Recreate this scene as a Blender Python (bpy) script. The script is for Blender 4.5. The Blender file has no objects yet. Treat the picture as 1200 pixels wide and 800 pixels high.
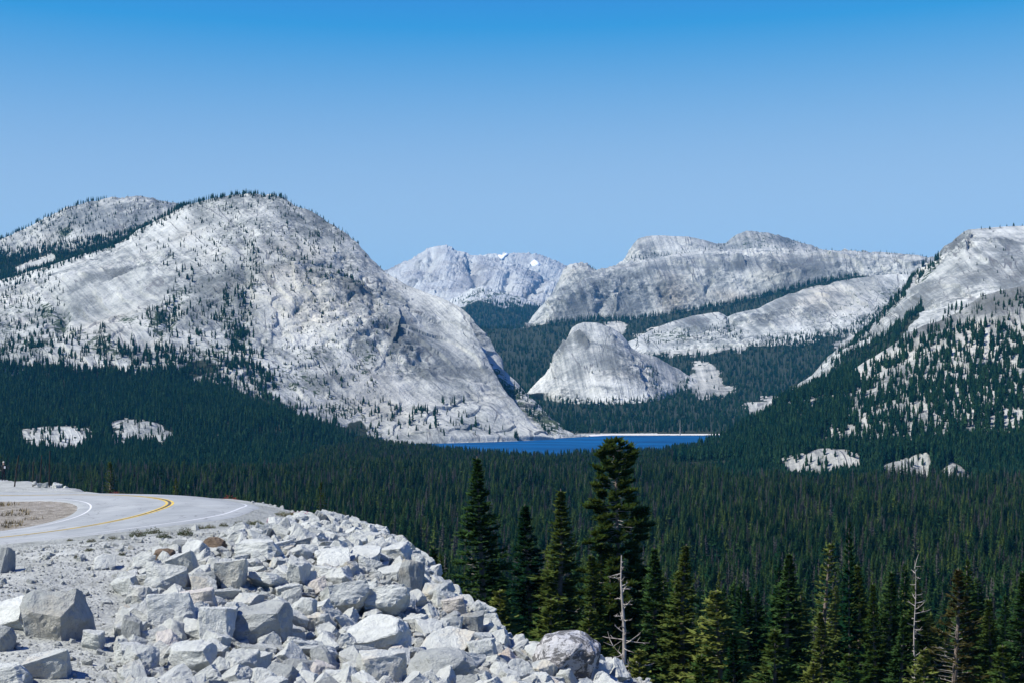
import bpy, bmesh, math, random
import numpy as np
from math import radians, pi, sin, cos
from mathutils import Vector, Matrix, Euler

C = bpy.context.scene.collection
SC = bpy.context.scene
RNG = np.random.default_rng(7)
random.seed(7)

# ------------------------------------------------------------------ camera, sky, sun, exposure
F = 1793.0          # focal length in photograph pixels (1200 wide)
HZ = 440.0          # picture row of the eye-level line
cam_d = bpy.data.cameras.new('camera')
cam = bpy.data.objects.new('camera', cam_d)
C.objects.link(cam)
cam.location = (0, 0, 0)
cam.rotation_euler = (pi / 2, 0, 0)
cam_d.sensor_width = 36.0
cam_d.lens = 36.0 * F / 1200.0
cam_d.shift_y = (HZ - 400.0) / 1200.0
cam_d.clip_start = 0.1
cam_d.clip_end = 90000.0
SC.camera = cam

SUN_EL = radians(52)
SUN_AZ = radians(-112)      # measured from +Y (view direction) towards +X: left, a little behind
sun_dir = Vector((sin(SUN_AZ) * cos(SUN_EL), cos(SUN_AZ) * cos(SUN_EL), sin(SUN_EL)))
W = bpy.data.worlds.new('World')
SC.world = W
W.use_nodes = True
wn = W.node_tree.nodes
wl = W.node_tree.links
wn.clear()
sky = wn.new('ShaderNodeTexSky')
sky.sky_type = 'NISHITA'
sky.sun_disc = False
sky.sun_elevation = SUN_EL
sky.sun_rotation = SUN_AZ
sky.altitude = 2600
sky.air_density = 1.0
sky.dust_density = 0.9
sky.ozone_density = 2.2
wb = wn.new('ShaderNodeBackground')
wb.inputs['Strength'].default_value = 0.1
wo = wn.new('ShaderNodeOutputWorld')
hs = wn.new('ShaderNodeHueSaturation')
hs.inputs['Saturation'].default_value = 1.15
hs.inputs['Hue'].default_value = 0.498
gm = wn.new('ShaderNodeGamma')
gm.inputs['Gamma'].default_value = 1.42
wl.new(sky.outputs[0], gm.inputs['Color'])
wl.new(gm.outputs[0], hs.inputs['Color'])
sp = wn.new('ShaderNodeSeparateColor')
cb = wn.new('ShaderNodeCombineColor')
sk_ch = []
wl.new(hs.outputs[0], sp.inputs[0])
for i, (kk, ex) in enumerate(((2.19, 1.33), (0.78, 0.72), (0.6226, 0.254))):   # the deep polarised blue of this sky
    m0 = wn.new('ShaderNodeMath'); m0.operation = 'MULTIPLY'; m0.inputs[1].default_value = 0.056
    m1 = wn.new('ShaderNodeMath'); m1.operation = 'POWER'; m1.inputs[1].default_value = ex
    m2 = wn.new('ShaderNodeMath'); m2.operation = 'MULTIPLY'; m2.inputs[1].default_value = kk * 10
    wl.new(sp.outputs[i], m0.inputs[0]); wl.new(m0.outputs[0], m1.inputs[0]); wl.new(m1.outputs[0], m2.inputs[0]); sk_ch.append(m2.outputs[0])
def wmath(op, a, b):
    n = wn.new('ShaderNodeMath'); n.operation = op
    for i, v in enumerate((a, b)):
        if isinstance(v, (int, float)): n.inputs[i].default_value = v
        else: wl.new(v, n.inputs[i])
    return n.outputs[0]
xr = wmath('MULTIPLY', sp.outputs[0], 0.056)
xr = wmath('SUBTRACT', 1.0, wmath('EXPONENT', wmath('MULTIPLY', wmath('SUBTRACT', xr, 0.0451), -22.5), 0.0))
sk_ch[0] = wmath('MAXIMUM', wmath('MULTIPLY', xr, 2.7), 0.3)
xg = wmath('MULTIPLY', sp.outputs[1], 0.056)
sk_ch[1] = wmath('MAXIMUM', wmath('MULTIPLY', wmath('SUBTRACT', 1.0, wmath('EXPONENT', wmath('MULTIPLY', wmath('SUBTRACT', xg, 0.0869), -7.8), 0.0)), 4.33), 0.9)
mg = wn.new('ShaderNodeMath'); mg.operation = 'MULTIPLY'; mg.inputs[1].default_value = 0.68; wl.new(sk_ch[1], mg.inputs[0])
mr = wn.new('ShaderNodeMath'); mr.operation = 'MINIMUM'; wl.new(sk_ch[0], mr.inputs[0]); wl.new(mg.outputs[0], mr.inputs[1])   # no pink towards the horizon
wl.new(mr.outputs[0], cb.inputs[0]); wl.new(sk_ch[1], cb.inputs[1]); wl.new(sk_ch[2], cb.inputs[2])
wl.new(cb.outputs[0], wb.inputs['Color'])
wl.new(wb.outputs[0], wo.inputs['Surface'])

sd = bpy.data.lights.new('sun', 'SUN')
sd.energy = 5.0
sd.angle = radians(0.5)
sd.color = (1.0, 0.97, 0.90)
sun = bpy.data.objects.new('sun', sd)
C.objects.link(sun)
sun.rotation_euler = sun_dir.to_track_quat('Z', 'Y').to_euler()
sun.location = (-50, -20, 60)

SC.view_settings.view_transform = 'Standard'
SC.view_settings.look = 'None'
SC.view_settings.exposure = 0.48
SC.view_settings.gamma = 1.0
SC.cycles.max_bounces = 4
SC.cycles.diffuse_bounces = 1
SC.cycles.glossy_bounces = 2
SC.cycles.transmission_bounces = 2
SC.cycles.transparent_max_bounces = 4
SC.cycles.volume_bounces = 0
SC.cycles.use_denoising = True

HAZE_DENSITY = 2.7e-5
HAZE_COLOR = (0.10, 0.52, 1.0)

# ------------------------------------------------------------------ helpers: noise, meshes, objects
def _h(ix, iy, iz, seed):
    h = (ix * 374761393 + iy * 668265263 + iz * 2147483647 + seed * 144665) & 0xFFFFFFFF
    h = ((h ^ (h >> 13)) * 1274126177) & 0xFFFFFFFF
    h = (h ^ (h >> 16)) & 0xFFFFFFFF
    return h

def pnoise(x, y, z, seed=0):
    x = np.asarray(x, float); y = np.asarray(y, float); z = np.asarray(z, float)
    x, y, z = np.broadcast_arrays(x, y, z)
    xi = np.floor(x).astype(np.int64); yi = np.floor(y).astype(np.int64); zi = np.floor(z).astype(np.int64)
    xf = x - xi; yf = y - yi; zf = z - zi
    f = lambda t: t * t * t * (t * (t * 6 - 15) + 10)
    u, v, w = f(xf), f(yf), f(zf)
    def g(dx, dy, dz):
        h = _h(xi + dx, yi + dy, zi + dz, seed)
        a = ((h & 1023) / 511.5 - 1.0); b = (((h >> 10) & 1023) / 511.5 - 1.0); c = (((h >> 20) & 1023) / 511.5 - 1.0)
        return a * (xf - dx) + b * (yf - dy) + c * (zf - dz)
    L = lambda a, b, t: a + (b - a) * t
    return L(L(L(g(0,0,0), g(1,0,0), u), L(g(0,1,0), g(1,1,0), u), v),
             L(L(g(0,0,1), g(1,0,1), u), L(g(0,1,1), g(1,1,1), u), v), w)

def fbm(x, y, z, octs, seed=0, gain=0.5):
    r = 0; a = 1.0; s = 1.0
    for k in range(octs):
        r = r + a * pnoise(x * s, y * s, z * s, seed + k * 17)
        a *= gain; s *= 2.03
    return r

def sm(a, b, x):
    t = np.clip((x - a) / (b - a), 0, 1)
    return t * t * (3 - 2 * t)

def mesh_np(name, V, Fc, mats=(), smooth=True, mat_idx=None):
    """mesh from numpy arrays; Fc is one (n,k) array or a list of them"""
    me = bpy.data.meshes.new(name)
    V = np.asarray(V, np.float32)
    fl = Fc if isinstance(Fc, list) else [Fc]
    fl = [np.asarray(f, np.int32) for f in fl if len(f)]
    loops = np.concatenate([f.ravel() for f in fl])
    tot = np.concatenate([np.full(len(f), f.shape[1], np.int32) for f in fl])
    start = np.concatenate([[0], np.cumsum(tot)[:-1]]).astype(np.int32)
    me.vertices.add(len(V)); me.vertices.foreach_set('co', V.ravel())
    me.loops.add(len(loops)); me.loops.foreach_set('vertex_index', loops)
    me.polygons.add(len(tot)); me.polygons.foreach_set('loop_start', start); me.polygons.foreach_set('loop_total', tot)
    me.polygons.foreach_set('use_smooth', np.full(len(tot), smooth, bool))
    for m in mats:
        me.materials.append(m)
    if mat_idx is not None:
        me.polygons.foreach_set('material_index', np.asarray(mat_idx, np.int32))
    me.update(calc_edges=True)
    me.validate()
    return me

def fattr(me, name, vals):
    a = me.attributes.new(name, 'FLOAT', 'POINT')
    a.data.foreach_set('value', np.asarray(vals, np.float32).ravel())

def link(name, data, parent=None, loc=None, rot=None, scale=None):
    o = bpy.data.objects.new(name, data)
    C.objects.link(o)
    if parent: o.parent = parent
    if loc is not None: o.location = loc
    if rot is not None: o.rotation_euler = rot
    if scale is not None: o.scale = scale
    return o

def tag(o, label, cat, group=None):
    o['label'] = label; o['category'] = cat
    if group: o['group'] = group
    return o

def structure(name, me):
    o = link(name, me); o['kind'] = 'structure'
    return o

def thing(name, label, cat, loc=(0, 0, 0), group=None):
    o = link(name, None, loc=loc)
    return tag(o, label, cat, group)

def pl(points, x):
    p = np.array(points, float)
    return np.interp(x, p[:, 0], p[:, 1])

def inpoly(px, py, poly):
    px = np.asarray(px, float); py = np.asarray(py, float)
    r = np.zeros(px.shape, bool); n = len(poly)
    for i in range(n):
        x1, y1 = poly[i]; x2, y2 = poly[(i + 1) % n]
        c = ((y1 > py) != (y2 > py)) & (px < (x2 - x1) * (py - y1) / (y2 - y1 + 1e-12) + x1)
        r ^= c
    return r

def seg_dist(px, py, poly):
    """distance to a polyline and which side (+ left of its direction)"""
    best = np.full(np.shape(px), 1e18); side = np.zeros(np.shape(px))
    for (x1, y1), (x2, y2) in zip(poly[:-1], poly[1:]):
        dx, dy = x2 - x1, y2 - y1
        t = np.clip(((px - x1) * dx + (py - y1) * dy) / (dx * dx + dy * dy), 0, 1)
        d = np.hypot(px - x1 - t * dx, py - y1 - t * dy)
        s = np.sign(dx * (py - y1) - dy * (px - x1))
        m = d < best
        best = np.where(m, d, best); side = np.where(m, s, side)
    return best, side

def seg_par(px, py, poly):
    best = np.full(np.shape(px), 1e18); par = np.zeros(np.shape(px)); L = [math.dist(a, b) for a, b in zip(poly[:-1], poly[1:])]; acc = 0; tot = sum(L)
    for (x1, y1), (x2, y2), l in zip(poly[:-1], poly[1:], L):
        t = np.clip(((px - x1) * (x2 - x1) + (py - y1) * (y2 - y1)) / (l * l), 0, 1); d = np.hypot(px - x1 - t * (x2 - x1), py - y1 - t * (y2 - y1))
        m = d < best; best = np.where(m, d, best); par = np.where(m, (acc + t * l) / tot, par); acc += l
    return par

def near_pt(px, py, poly):
    best = np.full(np.shape(px), 1e18); bx = np.zeros(np.shape(px)); by = np.zeros(np.shape(px))
    for (x1, y1), (x2, y2) in zip(poly[:-1], poly[1:]):
        t = np.clip(((px - x1) * (x2 - x1) + (py - y1) * (y2 - y1)) / ((x2 - x1) ** 2 + (y2 - y1) ** 2), 0, 1); qx, qy = x1 + t * (x2 - x1), y1 + t * (y2 - y1)
        d = np.hypot(px - qx, py - qy); m = d < best; best = np.where(m, d, best); bx = np.where(m, qx, bx); by = np.where(m, qy, by)
    return bx, by

def smooth_ax(a, k, axis):
    if k <= 0: return a
    r = int(3 * k); w = np.exp(-0.5 * (np.arange(-r, r + 1) / k) ** 2); w /= w.sum()
    pad = [(0, 0)] * a.ndim; pad[axis] = (r, r)
    b = np.pad(a, pad, mode='edge'); out = np.zeros_like(a)
    n = a.shape[axis]
    for i, wi in enumerate(w):
        sl = [slice(None)] * a.ndim; sl[axis] = slice(i, i + n)
        out += wi * b[tuple(sl)]
    return out

def world_of(px, py, Y):
    return np.stack([(np.asarray(px) - 600) / F * Y, np.asarray(Y, float) + 0 * np.asarray(px), (HZ - np.asarray(py)) / F * Y], -1)

# ------------------------------------------------------------------ materials
class NT:
    def __init__(self, name):
        self.m = bpy.data.materials.new(name); self.m.use_nodes = True
        self.t = self.m.node_tree; self.n = self.t.nodes; self.n.clear()
        self.out = self.n.new('ShaderNodeOutputMaterial')
    def node(self, typ, **kw):
        n = self.n.new(typ)
        for k, v in kw.items(): setattr(n, k, v)
        return n
    def link(self, a, b): self.t.links.new(a, b)
    def setin(self, n, key, v):
        if hasattr(v, 'is_output') or isinstance(v, bpy.types.NodeSocket): self.link(v, n.inputs[key])
        else: n.inputs[key].default_value = v
    def noise(self, vec, scale, detail=4, rough=0.55, dist=0.0):
        n = self.node('ShaderNodeTexNoise'); n.inputs['Scale'].default_value = scale
        n.inputs['Detail'].default_value = detail; n.inputs['Roughness'].default_value = rough
        n.inputs['Distortion'].default_value = dist
        if vec is not None: self.link(vec, n.inputs['Vector'])
        return n.outputs['Fac']
    def math(self, op, a, b=0.0, c=0.0, clamp=False):
        n = self.node('ShaderNodeMath', operation=op, use_clamp=clamp)
        for i, v in enumerate((a, b, c)): self.setin(n, i, v)
        return n.outputs[0]
    def step(self, v, a, b):
        n = self.node('ShaderNodeMapRange', interpolation_type='SMOOTHSTEP')
        self.setin(n, 'Value', v); n.inputs['From Min'].default_value = a; n.inputs['From Max'].default_value = b
        return n.outputs['Result']
    def ramp(self, fac, stops):
        n = self.node('ShaderNodeValToRGB'); r = n.color_ramp
        while len(r.elements) < len(stops): r.elements.new(0.5)
        for e, (p, c) in zip(r.elements, stops): e.position = p; e.color = (*c, 1)
        self.link(fac, n.inputs['Fac']); return n.outputs['Color']
    def mix(self, fac, a, b, blend='MIX'):
        n = self.node('ShaderNodeMix', data_type='RGBA', blend_type=blend)
        self.setin(n, 0, fac)
        for k, v in ((6, a), (7, b)):
            if isinstance(v, bpy.types.NodeSocket): self.link(v, n.inputs[k])
            else: n.inputs[k].default_value = (*v, 1)
        return n.outputs[2]
    def mapping(self, vec, scale=(1, 1, 1), rot=(0, 0, 0)):
        n = self.node('ShaderNodeMapping'); n.inputs['Scale'].default_value = scale; n.inputs['Rotation'].default_value = rot
        self.link(vec, n.inputs['Vector']); return n.outputs[0]
    def attr(self, name):
        return self.node('ShaderNodeAttribute', attribute_name=name).outputs['Fac']
    def coord(self, k='Object'): return self.node('ShaderNodeTexCoord').outputs[k]
    def bump(self, h, dist, strength=1.0, normal=None):
        n = self.node('ShaderNodeBump'); n.inputs['Distance'].default_value = dist; n.inputs['Strength'].default_value = strength
        self.link(h, n.inputs['Height'])
        if normal is not None: self.link(normal, n.inputs['Normal'])
        return n.outputs[0]
    def bsdf(self, col, rough=0.9, normal=None, spec=0.2):
        b = self.node('ShaderNodeBsdfPrincipled')
        self.setin(b, 'Base Color', col if isinstance(col, bpy.types.NodeSocket) else (*col, 1)); self.setin(b, 'Roughness', rough)
        b.inputs['Specular IOR Level'].default_value = spec
        if normal is not None: self.link(normal, b.inputs['Normal'])
        self.link(b.outputs[0], self.out.inputs['Surface'])
        return b

def granite(name, ang=0.0, tone=1.0, unit=1.0, dark=(0.165, 0.178, 0.175), light=(0.55, 0.56, 0.515)):
    """weathered granite slabs: water streaks run along angle ang, joints, lichen; attributes veg, stain, warm, floor"""
    k = NT(name)
    uv = k.coord('UV'); ob = k.coord('Object')
    st = k.mapping(uv, (1, 1, 1), (0, 0, ang))
    st1 = k.mapping(st, (1 / (30 * unit), 1 / (120 * unit), 1))
    st2 = k.mapping(st, (1 / (7 * unit), 1 / (75 * unit), 1))
    big = k.noise(ob, 1 / (260 * unit), 5, 0.55, 0.6)
    mid = k.noise(ob, 1 / (48 * unit), 6, 0.62, 0.4)
    s1 = k.noise(st1, 1.0, 5, 0.6, 1.6)
    s2 = k.noise(st2, 1.0, 4, 0.6, 1.0)
    fine = k.noise(ob, 1 / (7 * unit), 5, 0.7)
    v = k.math('MULTIPLY_ADD', big, 1.0, -0.5)
    v = k.math('ADD', v, k.math('MULTIPLY', k.math('MULTIPLY_ADD', k.attr('rough'), 0.6, 0.55), k.math('MULTIPLY_ADD', mid, 1.15, -0.575)))
    v = k.math('ADD', v, k.math('MULTIPLY', k.math('MULTIPLY_ADD', k.attr('rough'), -0.5, 1.0), k.math('MULTIPLY_ADD', s1, 0.75, -0.375)))
    v = k.math('ADD', v, k.math('MULTIPLY_ADD', s2, 0.4, -0.2))
    v = k.math('ADD', v, k.math('MULTIPLY', k.math('MULTIPLY_ADD', k.attr('rough'), 0.9, 0.35), k.math('MULTIPLY_ADD', fine, 1.0, -0.5)))
    v = k.math('ADD', v, 0.54)
    v = k.math('SUBTRACT', v, k.math('MULTIPLY', k.attr('stain_shade'), 0.8))  # darkens for rock stains and for shade painted in at overhangs
    D = tuple(c * tone for c in dark); Lg = tuple(min(0.8, c * tone) for c in light)
    M = tuple((a * 0.45 + b * 0.55) for a, b in zip(D, Lg))
    col = k.ramp(v, [(0.12, tuple(c * 0.6 for c in D)), (0.34, D), (0.58, M), (0.85, Lg)])
    wf = k.math('MULTIPLY', k.step(k.noise(ob, 1 / (120 * unit), 4, 0.6), 0.5, 0.75), 0.35)
    wf = k.math('ADD', wf, k.attr('warm'), clamp=True)
    col = k.mix(wf, col, (1.0, 0.90, 0.80), 'MULTIPLY')
    # joints
    cr = k.noise(k.mapping(st, (1 / (60 * unit), 1 / (130 * unit), 1)), 1.0, 3, 0.5, 0.8)
    cr = k.math('ABSOLUTE', k.math('SUBTRACT', cr, 0.5))
    cr = k.math('SUBTRACT', 1.0, k.step(cr, 0.002, 0.014))
    cr = k.math('MULTIPLY', cr, k.step(mid, 0.42, 0.6))
    col = k.mix(k.math('MULTIPLY', cr, 0.8), col, (0.10, 0.10, 0.105))
    # brush and small bushes in cracks
    vg = k.math('ADD', k.attr('veg'), k.math('MULTIPLY_ADD', k.noise(ob, 1 / (11 * unit), 5, 0.7), 1.9, -1.36))
    vg = k.step(vg, 0.03, 0.16)
    col = k.mix(vg, col, (0.045, 0.062, 0.035))
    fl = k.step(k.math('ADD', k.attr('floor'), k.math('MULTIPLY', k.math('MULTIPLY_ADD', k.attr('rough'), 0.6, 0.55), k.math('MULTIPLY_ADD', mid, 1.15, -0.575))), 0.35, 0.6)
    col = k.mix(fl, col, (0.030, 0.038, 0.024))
    h = k.math('ADD', k.math('MULTIPLY', fine, 0.35), k.math('ADD', k.math('MULTIPLY', mid, 1.0), k.math('MULTIPLY', s2, 0.35)))
    h = k.math('SUBTRACT', h, k.math('MULTIPLY', cr, 0.12))
    k.bsdf(col, 0.93, k.bump(h, 12 * unit, 0.85), 0.1)
    return k.m

def simple(name, col, rough=0.85, var=0.25, scale=3.0, bump=0.0, spec=0.2):
    k = NT(name); o = k.coord('Object')
    n = k.noise(o, scale, 5, 0.6)
    a = tuple(max(0, c * (1 - var)) for c in col); b = tuple(c * (1 + var) for c in col)
    c = k.ramp(n, [(0.3, a), (0.7, b)])
    k.bsdf(c, rough, k.bump(n, bump) if bump else None, spec)
    return k.m

def foliage_mat(name, a, b, trans=0.25):
    k = NT(name)
    r = k.node('ShaderNodeObjectInfo').outputs['Random']
    n = k.noise(k.coord('Object'), 0.9, 3, 0.6)
    f = k.math('ADD', k.math('MULTIPLY', k.math('POWER', r, 1.6), 0.9), k.math('MULTIPLY_ADD', n, 1.0, -0.4), clamp=True)
    col = k.ramp(f, [(0.15, a), (0.8, b)])
    d = k.node('ShaderNodeBsdfDiffuse'); k.link(col, d.inputs['Color'])
    t = k.node('ShaderNodeBsdfTranslucent'); k.link(k.mix(0.5, col, (b[0] * 1.3, b[1] * 1.4, b[2])), t.inputs['Color'])
    x = k.node('ShaderNodeMixShader'); x.inputs[0].default_value = trans
    k.link(d.outputs[0], x.inputs[1]); k.link(t.outputs[0], x.inputs[2])
    k.link(x.outputs[0], k.out.inputs['Surface'])
    return k.m

M_needle = foliage_mat('dark_conifer_needles', (0.008, 0.033, 0.015), (0.044, 0.088, 0.026))
M_needle_o = foliage_mat('olive_conifer_needles', (0.034, 0.070, 0.018), (0.14, 0.165, 0.040))
M_needle_b = foliage_mat('bronze_conifer_needles', (0.055, 0.052, 0.018), (0.13, 0.105, 0.035))
M_needle_om = foliage_mat('olive_forest_needles', (0.016, 0.048, 0.018), (0.085, 0.125, 0.03))
M_needle_far = foliage_mat('far_conifer_needles', (0.006, 0.033, 0.019), (0.032, 0.074, 0.030))
M_bark = simple('grey_brown_bark', (0.17, 0.135, 0.11), 0.95, 0.4, 4.0, 0.02)
M_twig = simple('weathered_twig_wood', (0.30, 0.28, 0.25), 0.95, 0.3, 3.0)
M_dead = simple('bleached_dead_wood', (0.33, 0.30, 0.265), 0.9, 0.4, 2.0, 0.02)

def boulder_mat(name, a, b, speck, scale=1.0, lichen=0.0):
    k = NT(name); o = k.coord('Object')
    r = k.node('ShaderNodeObjectInfo').outputs['Random']
    off = k.node('ShaderNodeVectorMath', operation='ADD'); k.link(o, off.inputs[0])
    cx = k.node('ShaderNodeCombineXYZ'); k.link(k.math('MULTIPLY', r, 37.0), cx.inputs[0]); k.link(cx.outputs[0], off.inputs[1])
    o = off.outputs[0]
    n1 = k.noise(o, 1.3 * scale, 5, 0.6, 0.3); n2 = k.noise(o, 28 * scale, 3, 0.7); n3 = k.noise(o, 7 * scale, 6, 0.68)
    v = k.math('ADD', k.math('MULTIPLY', n1, 0.5), k.math('MULTIPLY', n3, 0.5))
    col = k.ramp(v, [(0.3, a), (0.62, b)])
    col = k.mix(k.math('MULTIPLY', k.step(n2, 0.56, 0.72), 0.55), col, speck)
    wm = k.step(r, 0.72, 1.0)
    col = k.mix(k.math('MULTIPLY', wm, k.step(n1, 0.42, 0.66)), col, (1.0, 0.90, 0.78), 'MULTIPLY')
    col = k.mix(k.math('MULTIPLY_ADD', r, 0.35, 0.0), col, (0.80, 0.82, 0.85), 'MULTIPLY')
    if lichen:
        ln = k.noise(o, 6 * scale, 6, 0.75, 0.5)
        col = k.mix(k.math('MULTIPLY', k.step(ln, 0.46, 0.54), lichen), col, (0.055, 0.055, 0.055))
    h = k.math('ADD', k.math('MULTIPLY', n3, 1.0), k.math('MULTIPLY', n2, 0.15))
    k.bsdf(col, 0.92, k.bump(h, 0.16, 0.8), 0.15)
    return k.m
M_rock = boulder_mat('pale_broken_granite', (0.39, 0.405, 0.375), (0.625, 0.64, 0.59), (0.36, 0.36, 0.36))
M_rock_grey = boulder_mat('grey_weathered_granite', (0.235, 0.25, 0.24), (0.40, 0.415, 0.39), (0.16, 0.16, 0.17))
M_rock_brown = boulder_mat('rusty_brown_rock', (0.10, 0.072, 0.05), (0.24, 0.18, 0.125), (0.08, 0.06, 0.04))
M_rock_lichen = boulder_mat('lichen_speckled_granite', (0.38, 0.38, 0.385), (0.56, 0.555, 0.55), (0.12, 0.12, 0.125), 1.0, 0.85)
M_rock_tan = boulder_mat('tan_stained_granite', (0.46, 0.43, 0.38), (0.64, 0.60, 0.54), (0.25, 0.22, 0.18))

# ------------------------------------------------------------------ large structure: landforms
class Land:
    """A mountain surface.  Each cross-section runs from its foot over the crest and down the back; rows hold (row in the
    photograph, distance in metres) knots, so every point gets its own real distance and height."""
    def __init__(self, name, px0, px1, rows, mat, step=1.0, rstep=1.0, rough=1.0, crest_keep=0.25, seed=1, back=600, veg=None,
                 creases=(), sheets=(), fine=1.0, attrs=None, ksm=6, foot_ramp=0.05):
        px = np.arange(px0, px1 + 0.01, step); self.px0 = px0; self.step = step; self.px = px
        P = np.array([pl([(a, b) for a, b, c in r], px) for r in rows])
        Yk = np.array([pl([(a, c) for a, b, c in r], px) for r in rows])
        for i in range(len(rows) - 1):                     # the crest keeps its detail, lower rows are smooth
            P[i] = smooth_ax(P[i], 10 / step, 0); Yk[i] = smooth_ax(Yk[i], 10 / step, 0)
        Yk[-1] = smooth_ax(Yk[-1], 10 / step, 0)
        for i in range(len(rows) - 1, 0, -1):
            P[i - 1] = np.maximum(P[i - 1], P[i] + 0.4)
        span = float(np.max(P[0] - P[-1])); nr = max(12, int(span / rstep))
        t = np.linspace(0, 1, nr)
        tk = np.linspace(0, 1, len(rows))
        # knots spread by mean height
        hk = np.concatenate([[0], np.cumsum(np.mean(np.maximum(P[:-1] - P[1:], 0.5), 1))]); tk = hk / hk[-1]
        py = np.zeros((nr, len(px))); Y = np.zeros_like(py)
        for j in range(len(px)):
            py[:, j] = np.interp(t, tk, P[:, j]); Y[:, j] = np.interp(t, tk, Yk[:, j])
        Ys = smooth_ax(Y, ksm, 0); wgt = np.sin(np.pi * t)[:, None] ** 0.5
        Y = Y * (1 - wgt) + Ys * wgt
        self.py = py; self.Y = Y
        V = world_of(px[None, :] + 0 * py, py, Y)
        Yref = float(np.mean(Y)); self.Yref = Yref; m_px = Yref / F
        # normals of the plain surface
        du = np.gradient(V, axis=1); dv = np.gradient(V, axis=0)
        N = np.cross(du, dv); N /= np.linalg.norm(N, axis=2, keepdims=True) + 1e-9
        N[N[..., 1] > 0] *= -1
        keep = 1 - (1 - crest_keep) * sm(0.82, 1.0, t)[:, None]
        foot = sm(0.0, 0.06, t)[:, None]
        x, y, z = V[..., 0], V[..., 1], V[..., 2]
        u = m_px / 1.7
        d = 26 * fbm(x / 420, y / 420, z / 420, 2, seed) * keep * foot
        d = d + 11 * fbm(x / 130, y / 130, z / 130, 2, seed + 3) * keep
        rg = 1 - np.abs(fbm(x / 75, y / 75, z / 60, 3, seed + 5)) * 2.2
        rough_zone = sm(-0.15, 0.35, fbm(x / 190, y / 190, z / 190, 2, seed + 21))
        d = d - 8 * np.clip(rg, 0, 1) ** 3 * (0.15 + rough_zone) * sm(0.25, 0.5, t)[:, None] * fine * (0.4 + 0.6 * keep)
        d = d + (2.2 * pnoise(x / 30, y / 30, z / 22, seed + 7) + 1.3 * pnoise(x / 11, y / 11, z / 9, seed + 8) + 0.8 * pnoise(x / 5, y / 5, z / 5, seed + 9)) * (0.3 + 2.4 * rough_zone) * u * fine
        d = d * rough * sm(0.0, 0.05, t)[:, None]
        PX = px[None, :] + 0 * py
        for ang, per, amp, sd_ in sheets:                  # exfoliation sheets: overlapping shells with a sharp lower lip
            s = (PX * math.sin(ang) + py * math.cos(ang)) * m_px
            s = s / per + 1.6 * fbm(x / 210, y / 210, z / 210, 3, sd_) + 0.25 * pnoise(x / 30, y / 30, z / 30, sd_ + 2)
            f_ = s - np.floor(s)
            d = d + amp * (f_ ** 1.5) * sm(-0.1, 0.25, fbm(x / 160, y / 160, z / 160, 2, sd_ + 9)) * keep * sm(0.22, 0.5, t)[:, None]
        for poly, w, amp in creases:                       # overhangs and gullies
            wx = PX + 5 * pnoise(x / 60, y / 60, z / 60, seed + 31) + 2.5 * pnoise(x / 22, y / 22, z / 22, seed + 33); wy = py + 5 * pnoise(x / 60, y / 60, z / 60, seed + 32)
            dist, side = seg_dist(wx, wy, poly); fade = np.clip(np.sin(np.pi * seg_par(wx, wy, poly)), 0, 1) ** 0.6
            fade = fade * sm(-0.5, 0.1, pnoise(x / 45, y / 45, z / 45, seed + 34)); amp = amp * fade
            wob = 1 + 0.5 * pnoise(x / 20, y / 20, z / 20, seed + 30)
            if w > 0: d = d - amp * np.exp(-(dist / (w * wob + 0.01)) ** 2)
            else: d = d + amp * np.where(side > 0, np.exp(-(dist / (-w * wob)) ** 1.3), -0.25 * np.exp(-(dist / (-w * 0.5)) ** 2))
        d = d * sm(0.0, foot_ramp, t)[:, None]
        V = V + N * d[..., None]
        self.V = V; self.t = t; self.top = P[-1]
        nb = 14
        tb = np.linspace(0, 1, nb + 1)[1:]
        cr = V[-1]; bk = []
        for q in tb:
            b = cr.copy(); b[:, 1] += back * q; b[:, 0] *= 1 + 0.0 * q
            zt = -130.0; b[:, 2] = cr[:, 2] + (zt - cr[:, 2]) * (q ** 1.4)
            bk.append(b)
        VV = np.concatenate([V, np.array(bk)], 0)
        R, Cn = VV.shape[:2]
        idx = np.arange(R * Cn).reshape(R, Cn)
        Fq = np.stack([idx[:-1, :-1], idx[:-1, 1:], idx[1:, 1:], idx[1:, :-1]], -1).reshape(-1, 4)
        me = mesh_np(name, VV.reshape(-1, 3), Fq, [mat])
        uvl = me.uv_layers.new(name='UVMap')
        li = np.empty(len(me.loops), np.int32); me.loops.foreach_get('vertex_index', li)
        UU = np.zeros((R, Cn, 2)); UU[..., 0] = px[None, :] * m_px
        UU[:nr, :, 1] = -py * m_px; UU[nr:, :, 1] = (-py[-1] * m_px)[None, :] + (tb * back)[:, None]
        uvl.data.foreach_set('uv', UU.reshape(-1, 2)[li].astype(np.float32).ravel())
        ZB = np.zeros((nb, Cn))
        A = {'veg': np.full_like(py, 0.0), 'stain_shade': np.zeros_like(py), 'warm': np.zeros_like(py), 'floor': np.zeros_like(py), 'rough': rough_zone + 0 * py}
        if attrs: attrs(PX, py, A, V)
        for kx, vx in A.items(): fattr(me, kx, np.concatenate([vx, ZB], 0))
        self.A = A
        self.obj = structure(name, me)
    def at(self, px, py):
        px = np.atleast_1d(px); py = np.atleast_1d(py)
        out = np.zeros((len(px), 3))
        ci = np.clip(np.round((px - self.px0) / self.step).astype(int), 0, len(self.px) - 1)
        for k in range(len(px)):
            c = self.py[:, ci[k]]
            r = np.interp(-py[k], -c, np.arange(len(c)))
            out[k] = self.V[int(round(r)), ci[k]]
        return out
    def Yat(self, px, py):
        ci = int(np.clip(round((px - self.px0) / self.step), 0, len(self.px) - 1)); c = self.py[:, ci]
        return float(np.interp(-py, -c, self.Y[:, ci]))

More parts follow.
